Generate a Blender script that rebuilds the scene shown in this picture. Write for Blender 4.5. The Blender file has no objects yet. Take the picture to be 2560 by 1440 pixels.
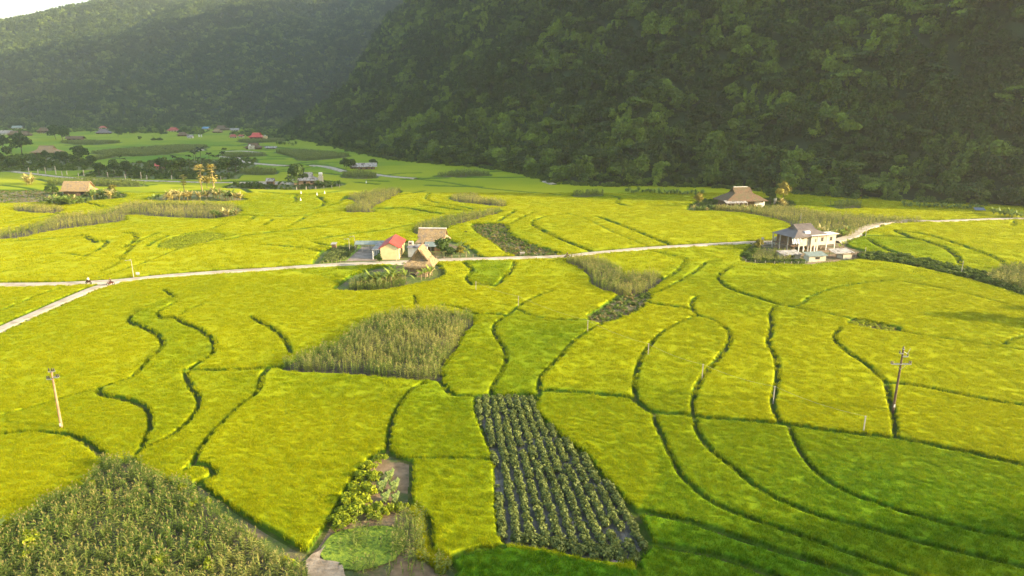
import bpy, math, random
import numpy as np
from mathutils import Vector, Matrix
R = math.radians
rng = np.random.default_rng(7)
random.seed(7)
S = bpy.context.scene
COL = S.collection

# ------------------------------------------------------------------ camera, sky, sun
CAMH = 42.0; PITCH = R(15.08); FPX = 1706.7
cp, sp = math.cos(PITCH), math.sin(PITCH)
cd = bpy.data.cameras.new('camera'); cam = bpy.data.objects.new('camera', cd); COL.objects.link(cam)
cam.location = (0, 0, CAMH); cam.rotation_euler = (math.pi/2 - PITCH, 0, 0)
cd.sensor_width = 36; cd.lens = 24.0; cd.clip_start = .5; cd.clip_end = 12000
S.camera = cam
SUN_EL = R(16.0); SUN_AZ = R(-10.0)            # azimuth measured from +X, negative = camera side
sd = Vector((math.cos(SUN_EL)*math.cos(SUN_AZ), math.cos(SUN_EL)*math.sin(SUN_AZ), math.sin(SUN_EL)))
W = bpy.data.worlds.new("World"); S.world = W; W.use_nodes = True
wn = W.node_tree; wn.nodes.clear()
sky = wn.nodes.new('ShaderNodeTexSky'); sky.sky_type = 'NISHITA'; sky.sun_disc = False
sky.sun_elevation = SUN_EL; sky.sun_rotation = math.atan2(sd.x, sd.y)
sky.altitude = 300; sky.air_density = 1.4; sky.dust_density = 4.0; sky.ozone_density = 1.0
bg = wn.nodes.new('ShaderNodeBackground'); bg.inputs[1].default_value = 0.15
wo = wn.nodes.new('ShaderNodeOutputWorld')
wn.links.new(sky.outputs[0], bg.inputs[0]); wn.links.new(bg.outputs[0], wo.inputs[0])
sl = bpy.data.lights.new('sun', 'SUN'); so = bpy.data.objects.new('sun', sl); COL.objects.link(so)
sl.energy = 5.0; sl.angle = R(0.6); sl.color = (1.0, 0.80, 0.50)
so.rotation_euler = sd.to_track_quat('Z', 'Y').to_euler()
so.location = (300, -50, 200)
S.view_settings.view_transform = 'Standard'; S.view_settings.look = 'None'
S.view_settings.exposure = 1.80; S.view_settings.gamma = 1; S.view_settings.use_curve_mapping = False
S.render.engine = 'CYCLES'
S.cycles.max_bounces = 6; S.cycles.diffuse_bounces = 3; S.cycles.transmission_bounces = 4
S.cycles.volume_bounces = 1; S.cycles.use_denoising = True; S.cycles.sample_clamp_indirect = 1.0
HAZE = 0.000115

# ------------------------------------------------------------------ geometry helpers
def V(px, py, z=0.0):
    u = (px-1280)/FPX; v = (720-py)/FPX
    dy = cp + v*sp; dz = -sp + v*cp
    t = (z-CAMH)/dz
    return (u*t, dy*t)
def VV(pts, z=0.0): return [V(x, y, z) for x, y in pts]
def mpp(px, py):                                  # metres per photo pixel at a ground point
    x, y = V(px, py); return (y*cp + CAMH*sp)/FPX

def tag(o, label=None, cat=None, group=None, kind=None):
    if label: o['label'] = label
    if cat: o['category'] = cat
    if group: o['group'] = group
    if kind: o['kind'] = kind
    return o
def empty(name, loc, rz=0.0, s=1.0):
    o = bpy.data.objects.new(name, None); COL.objects.link(o)
    o.empty_display_size = .3; o.location = loc; o.rotation_euler = (0, 0, rz); o.scale = (s, s, s)
    return o
def mesh_np(name, co, faces, mats, fattr=None, pattr=None, smooth=False, midx=None):
    co = np.asarray(co, dtype=np.float32)
    m = bpy.data.meshes.new(name)
    if isinstance(faces, np.ndarray):
        n, k = faces.shape
        m.vertices.add(len(co)); m.vertices.foreach_set('co', co.ravel())
        m.loops.add(n*k); m.loops.foreach_set('vertex_index', faces.astype(np.int32).ravel())
        m.polygons.add(n); m.polygons.foreach_set('loop_start', np.arange(0, n*k, k, dtype=np.int32))
        m.update(calc_edges=True)
    else:
        m.from_pydata([tuple(c) for c in co.tolist()], [], faces); m.update()
    for mt in (mats if isinstance(mats, (list, tuple)) else [mats]): m.materials.append(mt)
    if fattr:
        for k_, a in fattr.items():
            at = m.attributes.new(k_, 'FLOAT', 'FACE'); at.data.foreach_set('value', np.asarray(a, dtype=np.float32))
    if pattr:
        for k_, a in pattr.items():
            at = m.attributes.new(k_, 'FLOAT', 'POINT'); at.data.foreach_set('value', np.asarray(a, dtype=np.float32))
    if midx is not None: m.polygons.foreach_set('material_index', np.asarray(midx, dtype=np.int32))
    if smooth: m.polygons.foreach_set('use_smooth', np.ones(len(m.polygons), dtype=bool))
    return m
def link(name, mesh, parent=None, loc=None):
    o = bpy.data.objects.new(name, mesh); COL.objects.link(o)
    if parent: o.parent = parent
    if loc is not None: o.location = loc
    return o
class MB:
    def __init__(s): s.v = []; s.f = []
    def poly(s, pts, flip=False):
        b = len(s.v); s.v += [tuple(p) for p in pts]; ids = list(range(b, b+len(pts)))
        s.f.append(ids[::-1] if flip else ids); return s
    def box(s, c, d, rz=0.0, taper=1.0):
        b = len(s.v); ca, sa = math.cos(rz), math.sin(rz)
        for z in (-1, 1):
            t = taper if z > 0 else 1
            for x, y in ((-1, -1), (1, -1), (1, 1), (-1, 1)):
                X = x*d[0]/2*t; Y = y*d[1]/2*t
                s.v.append((c[0]+X*ca-Y*sa, c[1]+X*sa+Y*ca, c[2]+z*d[2]/2))
        for f in ((3, 2, 1, 0), (4, 5, 6, 7), (0, 1, 5, 4), (1, 2, 6, 5), (2, 3, 7, 6), (3, 0, 4, 7)):
            s.f.append([b+i for i in f])
        return s
    def tube(s, p, q, r0, r1=None, n=6, cap=True):
        r1 = r0 if r1 is None else r1
        p = Vector(p); q = Vector(q); a = (q-p).normalized()
        t = a.orthogonal().normalized(); w = a.cross(t); b = len(s.v)
        for c, r in ((p, r0), (q, r1)):
            for i in range(n):
                an = 2*math.pi*i/n; s.v.append(tuple(c + t*math.cos(an)*r + w*math.sin(an)*r))
        for i in range(n): j = (i+1) % n; s.f.append([b+i, b+j, b+n+j, b+n+i])
        if cap: s.f.append([b+i for i in range(n)][::-1]); s.f.append([b+n+i for i in range(n)])
        return s
    def prism(s, poly, z0, z1):
        b = len(s.v); n = len(poly)
        area = sum(poly[i][0]*poly[(i+1) % n][1]-poly[(i+1) % n][0]*poly[i][1] for i in range(n))
        if area < 0: poly = poly[::-1]
        s.v += [(p[0], p[1], z0) for p in poly] + [(p[0], p[1], z1) for p in poly]
        s.f.append([b+i for i in range(n)][::-1]); s.f.append([b+n+i for i in range(n)])
        for i in range(n): j = (i+1) % n; s.f.append([b+i, b+j, b+n+j, b+n+i])
        return s
    def mesh(s, name, mat): return mesh_np(name, s.v, s.f, mat)
    def build(s, name, mat, parent=None, loc=None): return link(name, s.mesh(name, mat), parent, loc)

def copy_tree(o, parent=None):
    c = o.copy(); COL.objects.link(c)
    if parent is not None: c.parent = parent
    for ch in list(o.children): copy_tree(ch, c)
    return c

def smooth_line(pts, step=1.2, closed=False):
    P = np.array(pts, dtype=float)
    n = len(P)
    if n < 3 and not closed:
        L = np.linalg.norm(P[-1]-P[0]); k = max(2, int(L/step)+1)
        return P[0]+(P[-1]-P[0])*np.linspace(0, 1, k)[:, None]
    out = []
    idx = (lambda i: P[i % n]) if closed else (lambda i: P[min(max(i, 0), n-1)])
    for i in range(n if closed else n-1):
        a, b, c, d = idx(i-1), idx(i), idx(i+1), idx(i+2)
        k = max(1, int(np.linalg.norm(c-b)/step))
        for t in np.arange(k)/k:
            out.append(.5*((2*b)+(c-a)*t+(2*a-5*b+4*c-d)*t*t+(3*b-a-3*c+d)*t**3))
    if not closed: out.append(P[-1])
    return np.array(out)

def in_poly(X, Y, poly):
    P = np.asarray(poly); inside = np.zeros(X.shape, bool); n = len(P)
    for i in range(n):
        x1, y1 = P[i]; x2, y2 = P[(i+1) % n]
        if y1 == y2: continue
        c = ((y1 > Y) != (y2 > Y)) & (X < (x2-x1)*(Y-y1)/(y2-y1)+x1)
        inside ^= c
    return inside

_lat = rng.random((256, 256))
def vnoise(X, Y):
    xi = np.floor(X).astype(int); yi = np.floor(Y).astype(int); fx = X-xi; fy = Y-yi
    fx = fx*fx*(3-2*fx); fy = fy*fy*(3-2*fy)
    a = _lat[xi & 255, yi & 255]; b = _lat[(xi+1) & 255, yi & 255]
    c = _lat[xi & 255, (yi+1) & 255]; d = _lat[(xi+1) & 255, (yi+1) & 255]
    return (a*(1-fx)+b*fx)*(1-fy)+(c*(1-fx)+d*fx)*fy
def fbm(X, Y, o=4):
    s = 0; a = .5; t = 0
    for i in range(o):
        s = s+a*vnoise(X*2**i+17*i, Y*2**i+5*i); t += a; a *= .5
    return s/t

# ------------------------------------------------------------------ materials
def nt(name):
    m = bpy.data.materials.new(name); m.use_nodes = True
    n = m.node_tree; n.nodes.clear()
    return m, n, n.nodes, n.links
def noise_fac(N, L, scale, detail=4, coord='Position', stretch=None, rough=.6):
    if coord == 'Position':
        g = N.new('ShaderNodeNewGeometry'); src = g.outputs['Position']
    else:
        g = N.new('ShaderNodeTexCoord'); src = g.outputs['Object']
    if stretch:
        mp = N.new('ShaderNodeMapping'); mp.inputs['Scale'].default_value = stretch
        L.new(src, mp.inputs[0]); src = mp.outputs[0]
    t = N.new('ShaderNodeTexNoise'); t.inputs['Scale'].default_value = scale
    t.inputs['Detail'].default_value = detail; t.inputs['Roughness'].default_value = rough
    L.new(src, t.inputs['Vector']); return t.outputs['Fac']
def ramp(N, L, fac, stops):
    r = N.new('ShaderNodeValToRGB'); e = r.color_ramp.elements
    while len(e) < len(stops): e.new(.5)
    for i, (p, c) in enumerate(stops): e[i].position = p; e[i].color = (*c, 1)
    L.new(fac, r.inputs[0]); return r.outputs[0]
def mixc(N, L, fac, a, b, mode='MIX'):
    m = N.new('ShaderNodeMix'); m.data_type = 'RGBA'; m.blend_type = mode
    for s_, v in ((0, fac), (6, a), (7, b)):
        if hasattr(v, 'is_linked') or hasattr(v, 'links'): L.new(v, m.inputs[s_])
        else: m.inputs[s_].default_value = v if s_ == 0 else (*v, 1)
    return m.outputs[2]
def attr(N, name, typ='GEOMETRY'):
    a = N.new('ShaderNodeAttribute'); a.attribute_name = name; a.attribute_type = typ; return a.outputs['Fac']

def M_surf(name, c1, c2, scale=2.0, rough=.85, bump=0.0, bscale=None, coord='Position', stretch=None, metal=0, detail=5, c3=None, scale3=.3):
    m, n, N, L = nt(name)
    f = noise_fac(N, L, scale, detail, coord, stretch)
    c = ramp(N, L, f, [(.35, c1), (.65, c2)])
    if c3:
        f3 = noise_fac(N, L, scale3, 4, coord); r3 = ramp(N, L, f3, [(.5, (0, 0, 0)), (.62, (1, 1, 1))])
        c = mixc(N, L, r3, c, c3)
    b = N.new('ShaderNodeBsdfPrincipled'); L.new(c, b.inputs['Base Color'])
    b.inputs['Roughness'].default_value = rough; b.inputs['Metallic'].default_value = metal
    if bump:
        bp = N.new('ShaderNodeBump'); bp.inputs['Distance'].default_value = bump
        L.new(noise_fac(N, L, bscale or scale*3, 4, coord, stretch), bp.inputs['Height']); L.new(bp.outputs[0], b.inputs['Normal'])
    o = N.new('ShaderNodeOutputMaterial'); L.new(b.outputs[0], o.inputs[0]); return m

def M_leaf(name, dark, light, trans=.3, tone=None, inst=True, tonecol=None, wscale=.02, rough=.6, tcol=None):
    """foliage: face attribute v varies leaf by leaf, instance attribute tone blends to another colour"""
    m, n, N, L = nt(name)
    c = ramp(N, L, attr(N, 'v'), [(.0, dark), (1., light)])
    if tonecol:
        t = attr(N, 'tone', 'INSTANCER' if inst else 'GEOMETRY')
        c2 = ramp(N, L, attr(N, 'v'), [(.0, tonecol[0]), (1., tonecol[1])])
        c = mixc(N, L, t, c, c2)
    f = noise_fac(N, L, wscale, 3)
    c = mixc(N, L, .75, c, ramp(N, L, f, [(.3, (.62, .66, .7)), (.7, (1.25, 1.2, 1.05))]), 'MULTIPLY')
    d = N.new('ShaderNodeBsdfPrincipled'); d.inputs['Roughness'].default_value = rough
    d.inputs['Specular IOR Level'].default_value = .3
    L.new(c, d.inputs['Base Color'])
    tr = N.new('ShaderNodeBsdfTranslucent')
    L.new(mixc(N, L, .5, c, tcol or (light[0]*1.3, light[1]*1.2, light[2])), tr.inputs[0])
    mx = N.new('ShaderNodeMixShader'); mx.inputs[0].default_value = trans
    L.new(d.outputs[0], mx.inputs[1]); L.new(tr.outputs[0], mx.inputs[2])
    o = N.new('ShaderNodeOutputMaterial'); L.new(mx.outputs[0], o.inputs[0]); return m

def rice_mat(name, inst):
    m, n, N, L = nt(name)
    tone = attr(N, 'tone', 'INSTANCER' if inst else 'GEOMETRY')
    f = noise_fac(N, L, 3.5 if inst else 4.5, 5)
    ylw = ramp(N, L, f, [(.28, (.245, .275, .002)), (.5, (.335, .355, .002)), (.75, (.425, .42, .003))])
    grn = ramp(N, L, f, [(.28, (.035, .12, .002)), (.5, (.075, .19, .003)), (.75, (.14, .26, .004))])
    c = mixc(N, L, tone, ylw, grn)
    if inst:
        v = attr(N, 'v')
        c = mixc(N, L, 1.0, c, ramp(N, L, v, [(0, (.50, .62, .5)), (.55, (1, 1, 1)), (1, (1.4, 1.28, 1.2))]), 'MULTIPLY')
    else:
        cf = attr(N, 'canopy')
        stem = ramp(N, L, f, [(.3, (.045, .095, .004)), (.7, (.09, .16, .008))])
        soil = ramp(N, L, noise_fac(N, L, .5, 4), [(.45, (.05, .085, .010)), (.7, (.12, .11, .035))])
        lower = mixc(N, L, ramp(N, L, cf, [(.03, (0, 0, 0)), (.2, (1, 1, 1))]), soil, stem)
        c = mixc(N, L, ramp(N, L, cf, [(.55, (0, 0, 0)), (.98, (1, 1, 1))]), lower, c)
    d = N.new('ShaderNodeBsdfPrincipled'); d.inputs['Roughness'].default_value = .8
    d.inputs['Specular IOR Level'].default_value = .08
    L.new(c, d.inputs['Base Color'])
    o = N.new('ShaderNodeOutputMaterial')
    if inst:
        tr = N.new('ShaderNodeBsdfTranslucent'); L.new(c, tr.inputs[0])
        mx = N.new('ShaderNodeMixShader'); mx.inputs[0].default_value = .4
        L.new(d.outputs[0], mx.inputs[1]); L.new(tr.outputs[0], mx.inputs[2]); L.new(mx.outputs[0], o.inputs[0])
    else:
        bp = N.new('ShaderNodeBump'); bp.inputs['Distance'].default_value = .10; bp.inputs['Strength'].default_value = .7
        L.new(noise_fac(N, L, 2.6, 6, rough=.75), bp.inputs['Height']); L.new(bp.outputs[0], d.inputs['Normal'])
        L.new(d.outputs[0], o.inputs[0])
    return m

MT = {}
MT['rice'] = rice_mat('rice_canopy', False)
MT['blade'] = rice_mat('rice_blade', True)
MT['soil'] = M_surf('soil', (.14, .095, .05), (.27, .19, .11), .8, .95, .05, c3=(.06, .085, .02), scale3=.25)
MT['darksoil'] = M_surf('field_soil', (.045, .04, .028), (.10, .085, .06), 1.2, .95, .06)
MT['greysoil'] = M_surf('grey_wet_soil', (.095, .085, .068), (.20, .185, .16), .9, .6, .04, c3=(.06, .065, .05), scale3=.4)
MT['grass'] = M_surf('ground_grass', (.05, .09, .012), (.13, .17, .02), 1.5, .9, .12, c3=(.14, .11, .06), scale3=.12)
MT['lawn'] = M_surf('bright_grass', (.08, .16, .008), (.24, .32, .015), 2.5, .9, .1)
MT['dryfield'] = M_surf('dry_stubble', (.09, .085, .03), (.24, .19, .10), 1.6, .95, .12, c3=(.08, .12, .02), scale3=.18)
MT['road'] = M_surf('concrete_road', (.36, .31, .24), (.47, .41, .32), .6, .85, .01, c3=(.30, .25, .17), scale3=.35)
MT['yard'] = M_surf('yard_concrete', (.15, .115, .085), (.27, .215, .165), .35, .8, .01, c3=(.33, .27, .22), scale3=.5)
MT['mount'] = M_surf('forest_floor', (.010, .024, .004), (.030, .055, .010), .05, .95, 1.0)
MT['cream'] = M_surf('cream_render', (.46, .42, .32), (.56, .52, .41), 1.2, .85, coord='Object', c3=(.42, .38, .29), scale3=.6)
MT['yellow'] = M_surf('yellow_render', (.66, .54, .27), (.76, .63, .34), .8, .8, coord='Object')
MT['white'] = M_surf('white_paint', (.66, .64, .58), (.78, .76, .70), 1.2, .8, coord='Object')
MT['redroof'] = M_surf('red_sheet_roof', (.42, .045, .035), (.55, .085, .06), .6, .5, coord='Object')
MT['faderedroof'] = M_surf('faded_red_roof', (.30, .05, .035), (.42, .10, .07), .6, .6, coord='Object')
MT['greyroof'] = M_surf('grey_sheet_roof', (.115, .095, .088), (.175, .150, .138), .5, .45, coord='Object')
MT['fibro'] = M_surf('fibre_cement_roof', (.22, .21, .20), (.42, .40, .37), 1.1, .85, .02, coord='Object', c3=(.10, .085, .075), scale3=.7)
MT['greenroof'] = M_surf('grey_green_roof', (.13, .18, .17), (.24, .28, .25), .9, .6, coord='Object')
MT['blueroof'] = M_surf('blue_roof', (.10, .22, .36), (.18, .32, .46), .8, .5, coord='Object')
MT['thatch'] = M_surf('thatch', (.16, .11, .055), (.44, .32, .16), 3.0, .95, .12, 7, 'Object', (1, 1, 3), c3=(.22, .17, .12), scale3=.8)
MT['thatchold'] = M_surf('weathered_thatch', (.075, .05, .032), (.21, .13, .07), 2.5, .95, .12, 6, 'Object', (1, 1, 3), c3=(.10, .10, .05), scale3=.7)
MT['wood'] = M_surf('weathered_wood', (.10, .062, .035), (.24, .15, .085), 3, .85, .01, coord='Object', stretch=(1, 1, .2))
MT['plank'] = M_surf('warm_planks', (.36, .22, .125), (.52, .35, .21), 3, .85, .01, coord='Object', stretch=(.3, 1, 1))
MT['bamboo'] = M_surf('bamboo_pole', (.42, .32, .18), (.58, .47, .29), 3, .7, coord='Object')
MT['conc'] = M_surf('concrete_post', (.36, .31, .25), (.52, .46, .38), 2, .85, coord='Object')
MT['polebrown'] = M_surf('pole_concrete', (.28, .16, .085), (.40, .25, .14), 2, .8, coord='Object')
MT['poledark'] = M_surf('dark_pole_concrete', (.10, .055, .033), (.17, .10, .06), 2, .8, coord='Object')
MT['steel'] = M_surf('galvanised_steel', (.42, .42, .40), (.60, .60, .58), 4, .45, coord='Object', metal=.6)
MT['dark'] = M_surf('dark_opening', (.012, .010, .009), (.03, .026, .022), 2, .5, coord='Object')
MT['insul'] = M_surf('dark_insulator', (.03, .02, .018), (.06, .035, .03), 3, .3, coord='Object')
MT['tarp'] = M_surf('pale_tarpaulin', (.48, .50, .52), (.66, .68, .70), 1.5, .5, .05, coord='Object')
MT['tarpblue'] = M_surf('blue_tarpaulin', (.07, .10, .15), (.12, .17, .24), 1.5, .5, coord='Object')
MT['plasticwhite'] = M_surf('white_plastic', (.75, .73, .72), (.85, .84, .83), 2, .4, .02, coord='Object')
MT['pink'] = M_surf('pink_printed_plastic', (.55, .30, .27), (.72, .50, .46), 5, .5, .02, coord='Object')
MT['gold'] = M_surf('yellow_plastic', (.75, .45, .06), (.80, .55, .10), 5, .5, .02, coord='Object')
MT['bark'] = M_surf('bark', (.06, .045, .03), (.15, .115, .08), 5, .95, .03, coord='Object')
MT['skin'] = M_surf('skin', (.36, .20, .13), (.42, .25, .17), 5, .6, coord='Object')
MT['cloth_w'] = M_surf('white_cloth', (.70, .70, .68), (.8, .8, .78), 5, .9, coord='Object')
MT['cloth_d'] = M_surf('dark_cloth', (.05, .03, .03), (.10, .05, .045), 5, .9, coord='Object')
MT['black'] = M_surf('black_rubber', (.012, .012, .012), (.03, .03, .03), 5, .6, coord='Object')
MT['redpaint'] = M_surf('red_motorbike_paint', (.09, .015, .014), (.13, .025, .02), 5, .3, coord='Object')
MT['corn'] = M_leaf('corn_leaf', (.022, .07, .008), (.22, .30, .045), .35, tonecol=((.14, .15, .025), (.66, .58, .17)), wscale=.08)
MT['tassel'] = M_leaf('corn_tassel', (.22, .18, .05), (.46, .40, .14), .3, wscale=.08)
MT['tree'] = M_leaf('tree_leaf', (.008, .024, .003), (.062, .115, .011), .25, tonecol=((.08, .14, .014), (.32, .46, .045)), wscale=.006)
MT['treeleft'] = M_leaf('far_tree_leaf', (.012, .032, .006), (.075, .118, .018), .22, tonecol=((.065, .105, .018), (.25, .34, .055)), wscale=.006)  # greyer than the nearer leaf: distance haze put into the colour
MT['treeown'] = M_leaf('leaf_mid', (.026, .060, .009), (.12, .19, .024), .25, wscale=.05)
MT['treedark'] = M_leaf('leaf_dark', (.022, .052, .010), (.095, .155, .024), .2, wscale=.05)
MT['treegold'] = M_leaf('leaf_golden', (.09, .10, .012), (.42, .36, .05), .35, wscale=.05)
MT['bushyellow'] = M_leaf('bush_yellow_green', (.07, .15, .008), (.46, .50, .015), .35, wscale=.4)
MT['bushpale'] = M_leaf('pale_broad_leaf', (.12, .22, .03), (.50, .56, .20), .3, wscale=.4)
MT['bushgreen'] = M_leaf('hedge_leaf', (.030, .07, .008), (.15, .22, .025), .25, wscale=.2)
MT['veg'] = M_leaf('vegetable_leaf', (.035, .07, .018), (.24, .28, .07), .25, wscale=.25)
MT['banana'] = M_leaf('banana_leaf', (.08, .15, .02), (.40, .48, .09), .4, wscale=.15)
MT['bananafar'] = M_leaf('far_banana_leaf', (.06, .12, .02), (.27, .36, .08), .4, tonecol=((.16, .10, .03), (.50, .38, .16)), wscale=.15)
MT['bstem'] = M_surf('banana_stem', (.16, .13, .06), (.28, .23, .11), 3, .8, coord='Object')
MT['palm'] = M_leaf('fan_palm_leaf', (.20, .17, .04), (.60, .50, .14), .35, wscale=.2)
MT['palmgreen'] = M_leaf('palm_frond', (.02, .04, .012), (.08, .11, .03), .3, wscale=.2)
# ------------------------------------------------------------------ traced layout (photo pixels, full size), unprojected to the ground
ROADS = {
 'main': (2.2, [(-60, 717), (0, 716), (120, 715), (215, 711), (290, 707), (330, 703), (420, 694), (560, 684), (700, 675), (800, 668), (900, 663), (1000, 659), (1080, 655), (1200, 651), (1400, 645), (1480, 637), (1600, 626), (1720, 618), (1870, 610), (1935, 608)]),
 'branch': (2.0, [(300, 705), (275, 714), (240, 724), (180, 749), (100, 785), (0, 830), (-60, 862)]),
 'bend': (3.2, [(2085, 606), (2110, 600), (2132, 592), (2150, 579), (2190, 564), (2230, 557), (2280, 554)]),
 'rightend': (2.0, [(2280, 554), (2340, 556), (2420, 553), (2510, 550), (2600, 549)]),
 'far': (2.6, [(35, 431), (90, 437), (150, 444), (230, 450), (316, 452), (440, 456), (562, 459), (668, 457), (740, 459)]),
 'upper': (5.0, [(552, 393), (590, 396), (600, 404), (626, 409), (682, 414), (720, 416)]),
 'upper2': (4.0, [(779, 415), (819, 419), (850, 427), (862, 431)]),
 'upper3': (4.5, [(436, 369), (492, 371), (505, 378)]),
 'upper4': (4.0, [(562, 380), (610, 379), (647, 383)]),
 'lane': (3.0, [(935, 437), (958, 441), (997, 445), (1039, 448)]),
 'footpath': (2.5, [(1362, 455), (1375, 459), (1386, 463)]),
 'homeyard': (3.2, [(650, 462), (700, 461), (740, 461)]),
}
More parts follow.
